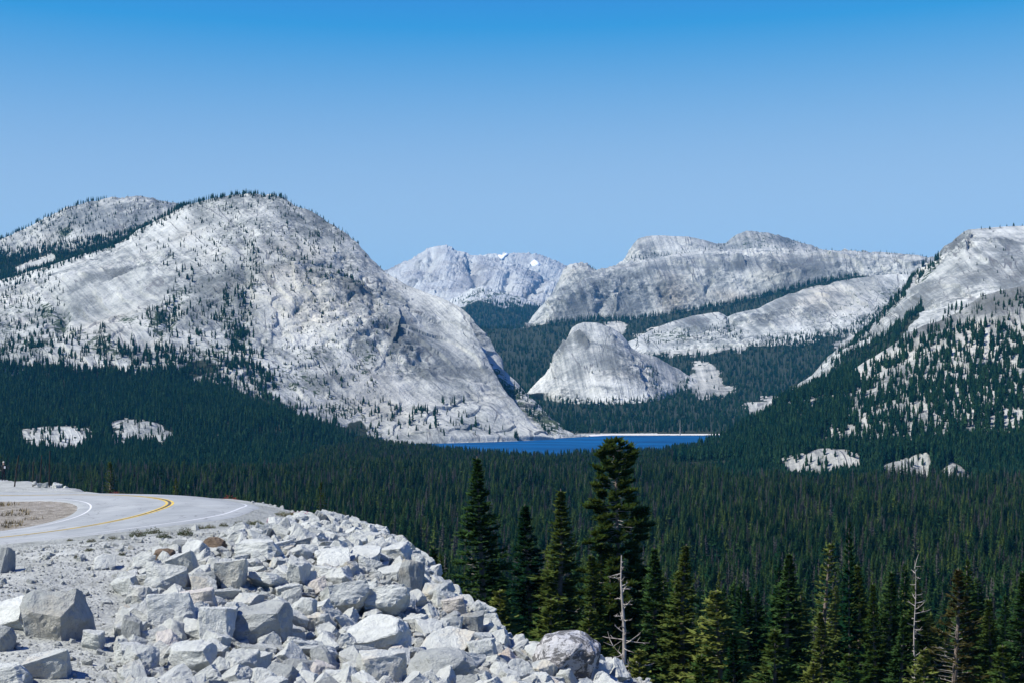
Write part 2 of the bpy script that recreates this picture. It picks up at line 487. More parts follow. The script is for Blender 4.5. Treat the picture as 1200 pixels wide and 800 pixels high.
def blobs(PX, PY, lst):
    r = np.zeros_like(PY)
    for cx, cy, rx, ry, a, amp in lst:
        dx, dy = PX - cx, PY - cy
        u = (dx * cos(a) + dy * sin(a)) / rx; v = (-dx * sin(a) + dy * cos(a)) / ry
        r = np.maximum(r, amp * np.exp(-(u * u + v * v)))
    return r

G_main = granite('dome_granite_left', -0.85, 1.0)
G_flank = granite('flank_granite', -0.6, 0.97)
G_mid = granite('mid_dome_granite', -0.25, 1.16, 1.1)
G_big = granite('big_dome_granite', -0.45, 0.95, 1.7, dark=(0.155, 0.17, 0.175))
G_slab = granite('pale_slab_granite', -0.9, 1.08, 1.4)
G_right = granite('right_slab_granite', -0.95, 1.08, 1.0)
G_far = granite('far_peak_rock', 0.4, 1.0, 4.5, light=(0.52, 0.545, 0.52), dark=(0.28, 0.285, 0.29))
G_wood = granite('wooded_rock', -0.4, 1.0, 0.9)

# --- left dome
f1_crest = [(-300,380,3300),(-80,345,3300),(0,330,3300),(60,311,3300),(100,297,3300),(130,289,3300),(165,268,3300),(200,251,3300),(215,242,3300),(250,233,3250),(275,229,3220),(300,227.5,3200),
            (318,229,3180),(335,235,3150),(350,243,3130),(370,252,3100),(393,266,3050),(417,283,3000),(438,306,2950),(453,320.5,2940),(477,335,2900),(500,343.5,2860),(523,352,2820),(540,364,2780),(551,380,2730),(561,400,2690),(571,421,2640),(584,445,2585),(600,467,2530),(620,491,2470),(640,511,2425),(650,514.2,2412)]
f1 = [
  [(-80,560,1500),(340,560,1500),(400,540,1900),(430,520.0,2235),(520,519.0,2262),(600,516.6,2340),(650,514.6,2405)],
  [(-80,500,1900),(340,515,1900),(400,515,2120),(430,516,2245),(520,515,2275),(600,514.6,2350),(650,514.5,2406)],
  [(-80,432,2300),(100,430,2300),(200,428,2300),(260,448,2260),(300,464,2250),(350,480,2230),(400,498,2240),(430,505,2270),(520,506,2310),(600,510,2380),(650,514.4,2407)],
  [(-80,390,2650),(100,385,2600),(200,370,2600),(300,370,2600),(400,395,2540),(470,412,2540),(520,442,2500),(560,464,2480),(600,490,2450),(650,514.35,2408)],
  [(-80,360,2950),(0,348,2950),(100,322,2900),(200,300,2880),(300,285,2850),(400,315,2800),(450,350,2770),(500,375,2720),(550,415,2640),(600,474,2500),(650,514.3,2410)],
  f1_crest]
LEFT_ROCK = [[(22,510),(58,504),(106,507),(108,517),(90,529),(50,527),(24,527)], [(130,505),(150,498),(180,505),(202,516),(198,524),(165,520),(132,522)], [(212,526),(221,526),(221,532),(212,532)]]
def f1_attrs(PX, PY, A, V):
    A['veg'][:] = 0.06 + blobs(PX, PY, [
        (55,365,22,12,0.7,0.5),(70,378,14,20,0.2,0.6),(20,410,60,22,0,0.42),(120,412,50,14,0.3,0.45),(150,385,22,10,0.3,0.45),(190,385,20,24,0.8,0.55),
        (265,375,16,24,0.1,0.45),(270,280,40,40,0,0.26),(330,280,40,25,0.3,0.28),(290,330,40,30,0.4,0.3),(330,300,30,10,0.3,0.3),(390,330,40,8,0.1,0.35),
        (430,415,10,30,0.4,0.42),(470,425,8,14,0.2,0.4),(280,395,14,35,0.0,0.45),(370,415,40,12,0.3,0.35),(400,470,40,20,0.3,0.35),(350,440,40,20,0.3,0.38),
        (500,490,80,15,0.1,0.27),(-20,390,60,60,0,0.4),(250,240,60,10,0,0.3),(255,415,50,14,0,0.4),(10,365,50,30,0,0.32),(210,350,16,30,0.9,0.4)])
    A['stain_shade'][:] = blobs(PX, PY, [(260,340,40,22,-0.5,0.42),(240,365,30,14,-0.6,0.38),(285,335,18,26,0,0.3),(440,395,34,18,-0.5,0.3),(110,330,40,6,-0.35,0.3),(140,322,30,4,-0.35,0.3),
        (465,395,9,24,0.35,0.5),(375,415,20,12,0.2,0.35),(330,425,50,20,0,0.1),(505,420,26,60,-0.75,0.22),(540,450,30,50,-0.75,0.16),(420,345,40,12,0.1,0.28),(385,440,28,9,0,0.4),(380,250,50,25,0.5,0.18)])  # the narrow steep blob paints the overhang's shade into the rock
    A['warm'][:] = blobs(PX, PY, [(370,350,70,40,0.2,0.45),(440,460,70,40,0.3,0.35),(120,390,50,20,-0.3,0.25),(360,300,50,20,0.2,0.3)])
    foot = pl([(-80,432),(100,431),(200,430),(260,447),(300,466),(340,482),(380,498),(410,508),(425,513),(440,530)], PX)
    n = fbm(V[...,0]/90, V[...,2]/60, 0*PX, 3, 91)
    fl = sm(-12, 8, PY - foot + n * 45)
    wn_ = fbm(V[...,0]/22, V[...,1]/22, V[...,2]/14, 3, 92)
    for poly in LEFT_ROCK:
        fl = np.where(inpoly(PX + 20 * wn_, PY + 13 * wn_, poly), 0, fl)
    A['floor'][:] = fl * (PX < 432)
L1 = Land('granite_dome', -300, 650, f1, G_main, 1.0, 1.0, 1.0, 0.2, 11, 700, attrs=f1_attrs, foot_ramp=0.22,
    creases=[([(466,366),(468,380),(463,395),(456,408),(448,420),(440,430)], -4, 11), 
             ([(395,400),(415,392),(430,388),(450,392),(466,382)], -10, 10), ([(350,448),(375,440),(400,436),(420,430)], -6, 6),
             ([(262,235),(275,262),(290,280),(284,310),(296,340),(284,372),(290,420)], 8, 9), ([(25,513),(105,513)], 9, -9), ([(130,511),(200,514)], 9, -9), ([(215,350),(200,375),(185,400),(160,410)], 7, 12), ([(80,352),(110,340),(150,325),(190,312)], -8, 7),
             ([(300,268),(330,276),(360,285),(395,300)], -8, 8), ([(60,345),(75,370),(70,395),(78,410)], 6, 12), ([(340,345),(400,338),(440,345)], -6, 7), ([(225,330),(260,350),(300,360)], -9, 9)],
    sheets=[(-0.55, 30, 5.0, 41), (0.55, 46, 4.0, 57)])

# --- right flank of the left dome, behind it
f2 = [
  [(430,516,2480),(600,516,2440),(640,514,2425),(672,511.8,2490),(690,510.8,2525)],
  [(430,440,2800),(540,440,2740),(600,480,2640),(640,505,2500),(672,510.8,2500),(690,510.4,2530)],
  [(430,375,2980),(540,400,2850),(590,450,2760),(630,490,2600),(672,510.2,2510),(690,510.1,2535)],
  [(430,332,3100),(453,323,3080),(477,335,3060),(500,343,3040),(523,350,3000),(540,359,2980),(552,368,2960),(567,388,2930),(580,406,2910),(588,420,2890),(590,433,2870),(604,446,2830),(613,457,2790),(632,476,2720),(655,502,2600),(672,509.6,2540),(690,510,2540)]]
def f2_attrs(PX, PY, A, V):
    A['veg'][:] = 0.1 + blobs(PX, PY, [(575,440,34,12,0.75,0.6),(600,465,30,12,0.8,0.6),(640,495,26,14,0.6,0.55),(560,425,12,10,0,0.5)])
    A['stain_shade'][:] = blobs(PX, PY, [(545,385,8,14,0.5,0.3)])
    A['warm'][:] = 0.05
L2 = Land('granite_flank', 430, 690, f2, G_flank, 1.0, 1.0, 0.8, 0.3, 23, 500, foot_ramp=0.2, attrs=f2_attrs, sheets=[(0.5, 40, 5, 61)], creases=[([(530,380),(540,384),(545,395)], -5, 8)])

# --- ridge behind the left dome
f3 = [
  [(-80,350,3500),(0,338,3500),(60,322,3500),(130,300,3500),(200,268,3500),(260,256,3500)],
  [(-80,315,3700),(0,306,3700),(60,285,3700),(130,262,3700),(200,252,3700),(260,253,3700)],
  [(-300,310,3900),(-80,291,3900),(-30,289,3900),(0,284,3900),(20,274,3900),(40,263,3900),(60,253,3900),(80,244,3900),(100,238,3900),(115,236,3900),(130,232,3900),(160,230,3900),(178,231.5,3900),(200,237,3900),(225,244,3900),(260,252,3900)]]
def f3_attrs(PX, PY, A, V):
    A['veg'][:] = 0.14 + blobs(PX, PY, [(75,270,10,8,0,0.6)])
    A['stain_shade'][:] = blobs(PX, PY, [(150,262,45,18,-0.4,0.42)])
    A['floor'][:] = (~inpoly(PX, PY, [(14,312),(40,300),(62,296),(66,306),(40,314),(18,322)])) * sm(0, 14, PY - pl([(-80,292),(0,290),(40,287),(90,285),(140,272),(180,258),(210,244),(260,240)], PX))
L3 = Land('back_ridge', -300, 260, f3, G_big, 1.0, 1.0, 0.9, 0.4, 31, 600, attrs=f3_attrs, sheets=[(-0.4, 40, 6, 71)])

# --- wooded slope beyond the lake
h_ = [
  [(540,511.5,2500),(690,510.6,2535),(700,510,2560),(845,509.6,2565),(1240,509.6,2565)],
  [(540,507,2620),(690,507,2620),(845,506.5,2640),(1240,506,2640)],
  [(540,468,3500),(700,468,3500),(850,470,3400),(1000,462,3400),(1240,460,3400)],
  [(540,425,4200),(640,422,4200),(740,425,4150),(800,418,4150),(900,408,4150),(1000,400,4150),(1240,390,4150)],
  [(540,387,5000),(600,386,5000),(620,384,5000),(640,380,5000),(690,374,4950),(740,374,4900),(800,364,4900),(850,358,4900),(900,346,4900),(960,331,4900),(1010,323,4900),(1080,322,4900),(1240,318,4900)]]
def h_attrs(PX, PY, A, V):
    fl = np.ones_like(PY)
    wn_ = fbm(V[...,0]/40, V[...,1]/60, V[...,2]/30, 3, 95)
    for poly in ROCKS_H: fl = np.where(inpoly(PX + 9 * wn_, PY + 7 * wn_, poly), 0, fl)
    fl = np.where(PY > 507.6, 0, fl)
    A['floor'][:] = fl; A['warm'][:] = 0.25; A['veg'][:] = 0.15
ROCKS_H = [[(812,426),(830,424),(842,432),(846,447),(862,450),(858,462),(820,470),(806,452)],
           [(738,400),(760,384),(800,378),(850,376),(872,384),(876,410),(800,416),(745,416)],
           [(872,476),(905,464),(930,458),(922,476),(880,490)],
           [(976,404),(1000,392),(1006,398),(985,420)], [(706,376),(725,374),(735,380),(732,392),(712,390)]]
L4 = Land('wooded_slope', 540, 1500, h_, G_wood, 1.4, 1.4, 0.45, 0.6, 37, 500, attrs=h_attrs)

# --- pale slab shoulder (on the wooded slope)
c_base = [(735,412),(775,408),(812,404),(850,402),(890,404),(950,404),(1000,392),(1050,366),(1110,350)]
c_cr = [(735,402),(760,388),(775,382),(790,377),(812,371),(830,367),(842,366),(853,371),(865,367),(890,362),(910,351),(940,339),(970,332),(1000,326),(1040,321),(1067,322),(1110,326)]
def on_h(lst, add): return [(a, b, L4.Yat(a, b) + add) for a, b in lst]
c_mid = [(a, 0.5 * (b + pl(c_cr, a)), L4.Yat(a, float(0.5 * (b + pl(c_cr, a)))) - 75) for a, b in c_base]
def c_attrs(PX, PY, A, V):
    A['veg'][:] = 0.08 + blobs(PX, PY, [(790,395,50,12,0,0.42),(1000,355,60,20,-0.3,0.24),(1050,345,40,20,0,0.3)])
    A['stain_shade'][:] = blobs(PX, PY, [(900,378,30,14,-0.5,0.45),(960,365,24,14,-0.4,0.35),(820,378,22,6,-0.3,0.3),(860,385,24,8,-0.5,0.3)])
    A['warm'][:] = blobs(PX, PY, [(970,350,60,20,-0.2,0.35)])
L5 = Land('granite_shoulder', 735, 1110, [on_h([(a, b + 7) for a, b in c_base], 25), c_mid, on_h(c_cr, -130)], G_slab, 1.0, 1.0, 0.8, 0.3, 43, 300, attrs=c_attrs, sheets=[(-0.45, 50, 7, 83)],
    creases=[([(853,368),(858,380),(850,395)], 4, 18)])

# --- middle dome
d_cr = [(590,468),(606,464),(618,459),(628,449),(640,434),(648,425),(652,414),(659,404),(666,394),(671,384),(676,381),(684,378.5),(700,379),(714,383),(726,390),(734,398),(740,407),(750,413),(770,418),(780,424),(796,432),(804,438),(820,446),(834,450),(850,460)]
d_Y = [(590,3560),(640,3600),(680,3760),(740,3740),(770,3720),(800,3800),(850,3780)]
d_base = [(590,470),(628,468),(660,476),(700,478),(740,477),(770,476),(790,462),(850,464)]
d1 = [[(a, b, L4.Yat(a, b) + 60) for a, b in d_base],
      [(590,467,3500),(628,460,3480),(660,455,3430),(720,455,3400),(770,462,3440),(795,452,3640),(850,462.5,3680)],
      [(590,465,3520),(628,450,3540),(665,420,3540),(720,420,3520),(750,430,3560),(795,442,3720),(850,461,3720)],
      [(590,464,3540),(628,445,3560),(665,402,3640),(720,397,3630),(745,414,3640),(795,436,3760),(850,460.6,3750)],
      [(a, b, float(pl(d_Y, a))) for a, b in d_cr]]
def d_attrs(PX, PY, A, V):
    A['stain_shade'][:] = blobs(PX, PY, [(682,400,10,6,0.7,0.7),(660,408,8,16,0.4,0.5),(720,420,14,30,-0.3,0.2),(706,456,18,3,0.1,0.45)])  # the strongest blob is the overhang's shadow, painted into the colour
    A['veg'][:] = 0.03 + blobs(PX, PY, [(760,438,12,10,0,0.3)])
    A['warm'][:] = blobs(PX, PY, [(770,430,60,20,0.3,0.3),(720,440,40,8,0,0.2)])
L6 = Land('middle_dome', 590, 850, d1, G_mid, 0.8, 0.8, 0.55, 0.25, 47, 500, attrs=d_attrs, sheets=[(-0.2, 44, 3, 91)],
    creases=[([(670,390),(678,396),(688,402),(692,406)], -6, 26), ([(664,392),(660,410),(652,425),(648,440)], -5, 12), ([(738,410),(748,440),(760,470)], -14, 8), ([(692,456),(715,458),(722,462)], -5, 8), ([(715,398),(722,394)], -4, 8)])
# --- big dome on the skyline
b_base = [(590,396),(612,394),(640,389),(690,383),(740,383),(800,373),(850,366),(900,353),(960,338),(1010,330),(1080,326),(1130,326)]
b_cr = [(590,396),(605,393.5),(613,388),(625,370),(636,358),(645,348),(651,338),(655,328),(660,316),(669,308.5),(680,306),(689,308),(695,315),(700,317),(707,314.5),(730,308.5),(760,303),(785,299),(800,297),(825,293),(850,292),(880,292.5),(930,292),(960,293),(1000,294),(1040,296),(1080,300),(1130,308)]
def bl(w): return [(a, b + (float(pl(b_cr, a)) - b) * w) for a, b in b_base]
b1 = [[(a, b, 5010) for a, b in b_base], [(a, b, 5040) for a, b in bl(0.3)], [(a, b, 5100) for a, b in bl(0.62)], [(a, b, 5260) for a, b in bl(0.88)], [(a, b, 5520) for a, b in b_cr]]
def b_attrs(PX, PY, A, V):
    A['stain_shade'][:] = blobs(PX, PY, [(690,350,30,40,0.5,0.30),(735,350,20,36,0.3,0.34),(660,360,8,30,0.5,0.28),(790,342,26,26,0,0.40),(830,325,30,30,0,0.22),(865,312,14,5,-0.3,0.6),(930,310,50,10,0,0.25),(760,320,40,6,-0.3,0.3),(900,335,30,10,0,0.2)])
    A['warm'][:] = blobs(PX, PY, [(788,348,18,24,0,0.95),(860,346,24,8,0,0.7),(920,320,40,14,0,0.35)])
    A['veg'][:] = 0.05 + blobs(PX, PY, [(980,300,60,10,0,0.25)])
L7 = Land('big_dome', 590, 1130, b1, G_big, 1.0, 1.0, 1.3, 0.2, 59, 300, attrs=b_attrs, sheets=[(-0.5, 60, 10, 97)],
    creases=[([(650,372),(672,352),(690,340),(700,334)], -8, 30), ([(720,372),(722,350),(735,336)], -6, 20), ([(840,318),(850,308),(866,304),(875,310)], -6, 26), ([(826,350),(830,335),(834,318)], 3, 14),
             ([(775,330),(778,360)], 4, 16), ([(640,372),(650,352),(656,335)], -6, 22), ([(700,372),(708,352),(720,345)], 5, 18), ([(880,330),(940,318),(1000,320)], -8, 18)])
b2 = [[(690,345,5580),(740,325,5580),(800,312,5580),(850,308,5580),(900,308,5580),(1000,310,5580)],
      [(690,330,5800),(740,306,5750),(800,296,5750),(850,294,5750),(900,292,5750),(1000,304,5750)],
      [(690,326,6000),(722,312,6000),(730,306,6000),(736,296,6000),(742,287,6000),(748,280,6000),(757,277,6000),(775,276,6000),(790,277,6000),(807,278,6000),(825,282,6000),(840,286,6000),(850,285,6000),(857,279,6000),(864,274,6000),(875,270.5,6000),(887,272,6000),(900,272.5,6000),(918,277,6000),(933,282,6000),(955,289,6000),(975,296,6000),(1000,302,6000)]]
def b2_attrs(PX, PY, A, V):
    A['veg'][:] = 0.12 + blobs(PX, PY, [(885,282,40,10,0,0.28)])
    A['stain_shade'][:] = blobs(PX, PY, [(760,290,16,14,0,0.22),(890,284,40,10,0,0.2)])
L8 = Land('rear_knobs', 690, 1000, b2, G_big, 1.0, 0.8, 1.0, 0.5, 67, 400, attrs=b2_attrs)

# --- far snow-patched peak
a1 = [[(430,395,7600),(720,395,7600)], [(430,370,8200),(500,355,8200),(600,350,8200),(720,370,8200)], [(430,345,9000),(500,325,9000),(600,330,9000),(660,350,9000),(720,365,9000)],
      [(430,326,10000),(453,317.5,10000),(460,313,10000),(472,307,10000),(483,302.5,10000),(493,297,10000),(500,291.5,10000),(508,289,10000),(516,287.6,10000),(524,287.3,10000),(530,291,10000),(537,294.5,10000),(545,295.5,10000),(552,298.5,10000),(562,299.5,10000),(585,304,10000),(610,311,10000),(630,320,10000),(650,329,10000),(665,339,10000),(700,352,10000),(720,365,10000)]]
def a_attrs(PX, PY, A, V):
    A['veg'][:] = 0.02 + blobs(PX, PY, [(600,352,40,12,0,0.28)])
    A['stain_shade'][:] = blobs(PX, PY, [(560,325,14,30,0.5,0.22),(625,335,20,20,0.5,0.18)])
LA = Land('far_peak', 430, 720, a1, G_far, 1.0, 1.0, 1.5, 0.05, 73, 900, attrs=a_attrs, creases=[([(600,320),(592,335),(580,350)], 5, 60), ([(650,318),(630,338),(615,352)], 5, 60), ([(545,300),(556,318),(562,335)], 5, 60), ([(510,292),(500,312),(495,330)], 6, 50)])
a0 = [[(540,345,11200),(740,345,11200)], [(540,304,12000),(555,299.5,12000),(575,297.3,12000),(600,296.6,12000),(627,296.8,12000),(634,298.5,12000),(641,302,12000),(657,309,12000),(667,313,12000),(684,327,12000),(710,340,12000),(740,350,12000)]]
LA0 = Land('far_plateau', 540, 740, a0, G_far, 1.0, 0.8, 2.0, 0.2, 79, 900)
a2 = [[(500,398,6600),(680,398,6600)], [(500,385,7000),(540,372,7000),(600,366,7000),(650,380,7000),(680,390,7000)],
      [(500,382,7400),(520,362,7400),(530,350,7400),(540,345,7400),(552,338,7400),(566,335,7400),(580,340,7400),(597,346,7400),(612,349,7400),(627,356,7400),(645,366,7400),(662,380,7400),(680,392,7400)]]
def a2_attrs(PX, PY, A, V):
    n = fbm(V[...,0]/200, V[...,2]/120, 0*PX, 3, 17)
    A['floor'][:] = sm(-4, 6, PY - pl([(500,372),(540,359),(565,354),(590,358),(600,352),(640,358),(680,380)], PX) + n * 8)
    A['veg'][:] = 0.38
LA2 = Land('far_spur', 500, 680, a2, G_far, 1.0, 0.9, 1.0, 0.3, 83, 500, attrs=a2_attrs)

# --- right slab ridge
e1 = [[(930,480,2250),(1000,450,2250),(1050,425,2250),(1100,405,2250),(1260,365,2250)],
      [(930,470,2500),(980,435,2500),(1030,405,2520),(1060,385,2500),(1100,370,2500),(1150,345,2500),(1260,335,2500)],
      [(930,466,2600),(985,415,2650),(1030,385,2750),(1060,358,2780),(1100,330,2800),(1150,310,2800),(1260,300,2800)],
      [(930,460,2700),(960,436,2720),(980,413,2750),(1000,398,2800),(1017,387,2850),(1033,370,2900),(1047,353,2950),(1063,337,3000),(1077,320,3050),(1090,307,3080),(1103,297,3100),(1110,287,3120),(1118,280,3130),(1130,272,3150),(1137,269.5,3160),(1150,267,3180),(1177,264.5,3200),(1200,264,3200),(1260,260,3200),(1500,275,3200)]]
def e1_attrs(PX, PY, A, V):
    A['veg'][:] = 0.04 + blobs(PX, PY, [(1090,318,30,6,-0.85,0.5),(1045,360,30,6,-0.85,0.5),(1150,268,30,4,0,0.2)])
    A['stain_shade'][:] = blobs(PX, PY, [(1120,287,14,10,-0.6,0.5),(1175,290,22,8,-0.2,0.3),(1080,345,40,10,-0.75,0.22),(1150,325,50,10,-0.7,0.2),(1195,325,25,10,-0.6,0.35)])
    fl = inpoly(PX, PY, [(940,470),(1000,415),(1035,395),(1062,368),(1080,352),(1080,375),(1050,410),(1000,450)])
    A['floor'][:] = smooth_ax(fl.astype(float), 2, 0)
L9 = Land('slab_ridge', 930, 1500, e1, G_right, 1.0, 1.0, 0.8, 0.3, 89, 500, attrs=e1_attrs, sheets=[(-0.75, 40, 5, 101)],
    creases=[([(1136,272),(1137,285),(1128,300)], -5, 16), ([(1130,302),(1140,304)], -4, 14), ([(1063,345),(1080,338),(1100,330)], -5, 9), ([(1100,290),(1130,296),(1170,285),(1200,280)], -6, 9), ([(1060,382),(1100,350),(1160,315),(1200,300)], -12, 5)])
# --- nearer wooded right slope
e2 = [[(790,570,1350),(1260,570,1350)],
      [(790,552,1500),(850,545,1500),(1000,515,1500),(1100,500,1500),(1260,490,1500)],
      [(790,540,1700),(850,528,1720),(900,505,1720),(1000,470,1750),(1100,435,1750),(1260,410,1750)],
      [(790,534,1950),(820,527,1950),(840,519,1950),(855,509,1960),(870,500,1970),(900,481,2000),(927,466,2020),(967,449,2030),(1000,434,2040),(1033,412,2050),(1060,395,2050),(1083,382,2050),(1100,378,2050),(1120,369,2050),(1133,362,2050),(1153,348,2050),(1175,342,2040),(1200,337,2030),(1260,325,2000),(1500,330,2000)]]
OUT_R = [[(910,538),(930,531),(955,525),(985,527),(1010,531),(1008,548),(985,546),(960,556),(925,552)], [(1034,541),(1060,538),(1090,540),(1096,566),(1062,574),(1036,568)], [(1097,545),(1118,543),(1140,551),(1138,576),(1100,574)]]
def e2_attrs(PX, PY, A, V):
    fr = pl([(790,600),(900,560),(950,520),(980,500),(1020,470),(1050,440),(1080,405),(1110,385),(1130,365),(1260,330)], PX)
    rock = (PY + 14 * fbm(V[...,0]/40, V[...,1]/40, V[...,2]/30, 3, 97) < pl([(790,400),(870,400),(920,475),(950,508),(1000,516),(1080,520),(1150,517),(1260,508)], PX))
    fl = np.where(rock, 0, 1.0)
    wn_ = fbm(V[...,0]/16, V[...,1]/16, V[...,2]/12, 3, 96)
    for p in OUT_R: fl = np.where(inpoly(PX + 20 * wn_, PY + 12 * wn_, p), 0, fl)
    A['floor'][:] = smooth_ax(fl, 3, 0); A['veg'][:] = 0.26; A['warm'][:] = 0.3
    A['stain_shade'][:] = blobs(PX, PY, [(1180,365,50,22,0,0.3),(1090,385,40,14,-0.3,0.35)])
L10 = Land('wooded_ridge', 790, 1500, e2, G_wood, 1.0, 1.0, 0.8, 0.35, 97, 400, attrs=e2_attrs, sheets=[(0.1, 18, 5, 103)],
    creases=[([(905,545),(930,538),(960,534),(1000,537),(1015,545)], 11, -10), ([(1034,545),(1085,545),(1140,552)], 9, -17)])

# --- valley floor
def valley_z(x, y):
    z = np.interp(y, [-60, 0, 40, 60, 100, 150, 300, 500, 700, 1000, 1400, 2000, 4000, 30000],
                     [-12, -14, -17, -20, -27, -37, -66, -88, -97, -100, -99.4, -99.2, -125, -200])
    return z
LAKE = [(-190, 2150), (-112, 1950), (-20, 1790), (60, 1745), (160, 1840), (240, 1970), (330, 2160), (560, 2400), (560, 2640), (170, 2640), (155, 2600), (100, 2555), (40, 2490), (-20, 2400), (-120, 2295), (-200, 2270)]
def ground_z(x, y):
    z = valley_z(x, y)
    z = z + 2.5 * fbm(x / 90, y / 90, 0 * x, 3, 5) * sm(60, 200, y)
    d, _ = seg_dist(x, y, LAKE + LAKE[:1]); ins = inpoly(x, y, LAKE)
    z = np.where(ins, np.minimum(z, -100.0 - np.minimum(d * 0.06, 6)), np.where(y > 1200, np.maximum(z, -99.7 + np.minimum(d * 0.03, 1.0)) , z))
    return z
ang = np.linspace(-1.05, 1.05, 260); dist = np.concatenate([[-60, -20, 5], np.geomspace(15, 1500, 120), np.linspace(1512, 2700, 170), [2900, 3500, 5000, 9000, 16000, 30000]])
AA, DD = np.meshgrid(ang, dist); GX = np.tan(AA * 0.9) * np.maximum(DD, 60); GY = DD
GZ = ground_z(GX, GY)
idx = np.arange(GX.size).reshape(GX.shape)
k = NT('forest_floor'); o = k.coord('Object'); n1 = k.noise(o, 0.02, 6, 0.65); n2 = k.noise(o, 0.4, 4, 0.6)
col = k.ramp(k.math('ADD', k.math('MULTIPLY', n1, 0.6), k.math('MULTIPLY', n2, 0.4)), [(0.35, (0.035, 0.042, 0.026)), (0.62, (0.085, 0.075, 0.05))])
k.bsdf(col, 0.95, k.bump(n2, 0.5)); M_floor = k.m
valley = structure('valley_floor', mesh_np('valley_floor', np.stack([GX, GY, GZ], -1).reshape(-1, 3), np.stack([idx[:-1, :-1], idx[:-1, 1:], idx[1:, 1:], idx[1:, :-1]], -1).reshape(-1, 4), [M_floor]))

# --- lake
k = NT('lake_water'); o = k.coord('Object')
w1 = k.noise(k.mapping(o, (0.05, 0.16, 0.1)), 1.0, 4, 0.6, 0.4); w2 = k.noise(k.mapping(o, (0.006, 0.035, 0.01)), 1.0, 5, 0.65)
col = k.ramp(w2, [(0.36, (0.001, 0.030, 0.095)), (0.64, (0.003, 0.085, 0.23))])
bw = k.bump(w1, 0.6, 0.8); dfs = k.node('ShaderNodeBsdfDiffuse'); gls = k.node('ShaderNodeBsdfGlossy'); mxs = k.node('ShaderNodeMixShader')
k.link(col, dfs.inputs['Color']); k.link(bw, dfs.inputs['Normal']); k.link(bw, gls.inputs['Normal']); gls.inputs['Roughness'].default_value = 0.35; mxs.inputs[0].default_value = 0.05
k.link(dfs.outputs[0], mxs.inputs[1]); k.link(gls.outputs[0], mxs.inputs[2]); k.link(mxs.outputs[0], k.out.inputs['Surface']); M_water = k.m
lv = np.array([(x, y, -100.0) for x, y in LAKE])
me = bpy.data.meshes.new('lake'); bm = bmesh.new(); f = bm.faces.new([bm.verts.new(v) for v in lv]); bmesh.ops.triangulate(bm, faces=[f]); bm.to_mesh(me); bm.free()
me.materials.append(M_water); structure('lake', me)
# pale sand rim along the far shore
rim = LAKE[6:] ; rim = [p for p in rim if p[1] > 2200]
rim = [(560, 2590)] + [(345, 2578), (170, 2578)] + [(150, 2560), (100, 2505), (60, 2440), (10, 2385), (-100, 2290), (-250, 2255), (-330, 2240)]
rx = []
for i in range(len(rim) - 1):
    for q in np.linspace(0, 1, 24, endpoint=False): rx.append((rim[i][0] * (1 - q) + rim[i + 1][0] * q, rim[i][1] * (1 - q) + rim[i + 1][1] * q))
rx = np.array(rx); jit = 5 * fbm(rx[:, 0] / 60, rx[:, 1] / 60, 0 * rx[:, 0], 3, 8)
a_ = np.stack([rx[:, 0], rx[:, 1] - 8 + jit, 0 * jit - 100.4], -1); b_ = np.stack([rx[:, 0], rx[:, 1] + 6 + jit, 0 * jit - 99.0], -1); c_ = np.stack([rx[:, 0], rx[:, 1] + 26, 0 * jit - 98.7], -1)
VV = np.concatenate([a_, b_, c_]); n = len(rx); i = np.arange(n - 1)
FF = np.concatenate([np.stack([i, i + 1, i + 1 + n, i + n], -1), np.stack([i + n, i + 1 + n, i + 1 + 2 * n, i + 2 * n], -1)])
M_sand = simple('pale_granite_sand', (0.58, 0.55, 0.50), 0.95, 0.15, 0.3)
structure('beach', mesh_np('beach', VV, FF, [M_sand]))

# --- roadside fill: shoulder, road bench and talus edge
CTRL = [(0,636,52),(100,626,53.6),(200,615,56),(260,607,59),(297,597,62.5),(285,590,68),(200,580,72.5),(100,578,75),(0,575,78),
        (80,605,62.5),(0,624,57.5),(0,586,69.5),(40,591,67),(40,618,59),
        (0,562.5,140),(30,565,120),(60,570,95),(90,576,86),(0,570,95),(150,579,80),(240,583.5,76),(300,589.5,73),
        (0,660,46),(100,648,47),(200,636,50),(300,613,59),(0,800,33),(100,800,33.5),(300,800,34.5),(450,800,36),(560,800,38),(650,800,39.5),(740,800,42),
        (0,720,38.5),(150,715,41),(300,700,43),(400,690,45),(480,690,46),(350,620,58),(420,640,53),(400,614,64),(340,600,70),(440,631,59),(470,650,54.5),(490,674,50),
        (510,690,47),(540,720,45),(570,745,44),(620,765,43)]
cp = [tuple(world_of(a, b, c)) for a, b, c in CTRL] + [(0,-8,-1.6),(-12,-8,-1.6),(0,0,-1.65),(-10,0,-1.7),(5,0,-1.7),(0,10,-3.7),(-10,10,-3.7),(6,12,-4.2),(0,20,-5.5),(-10,20,-5.3),(-16,30,-6.3),(7,24,-6.6),(0,28,-6.75),(-30,30,-5.5),(-40,55,-5.6),(-40,80,-5.6),(-60,120,-8),(-45,10,-2),(6,34,-8.2)]
cp = np.array(cp)
def tps_fit(P, lam=0.002):
    n = len(P); d2 = ((P[:, None, :2] - P[None, :, :2]) ** 2).sum(-1)
    K = 0.5 * d2 * np.log(d2 + 1e-9); K[np.arange(n), np.arange(n)] = lam * 100
    A = np.zeros((n + 3, n + 3)); A[:n, :n] = K; Q = np.c_[np.ones(n), P[:, :2]]; A[:n, n:] = Q; A[n:, :n] = Q.T
    return np.linalg.solve(A, np.r_[P[:, 2], 0, 0, 0])
TW = tps_fit(cp)
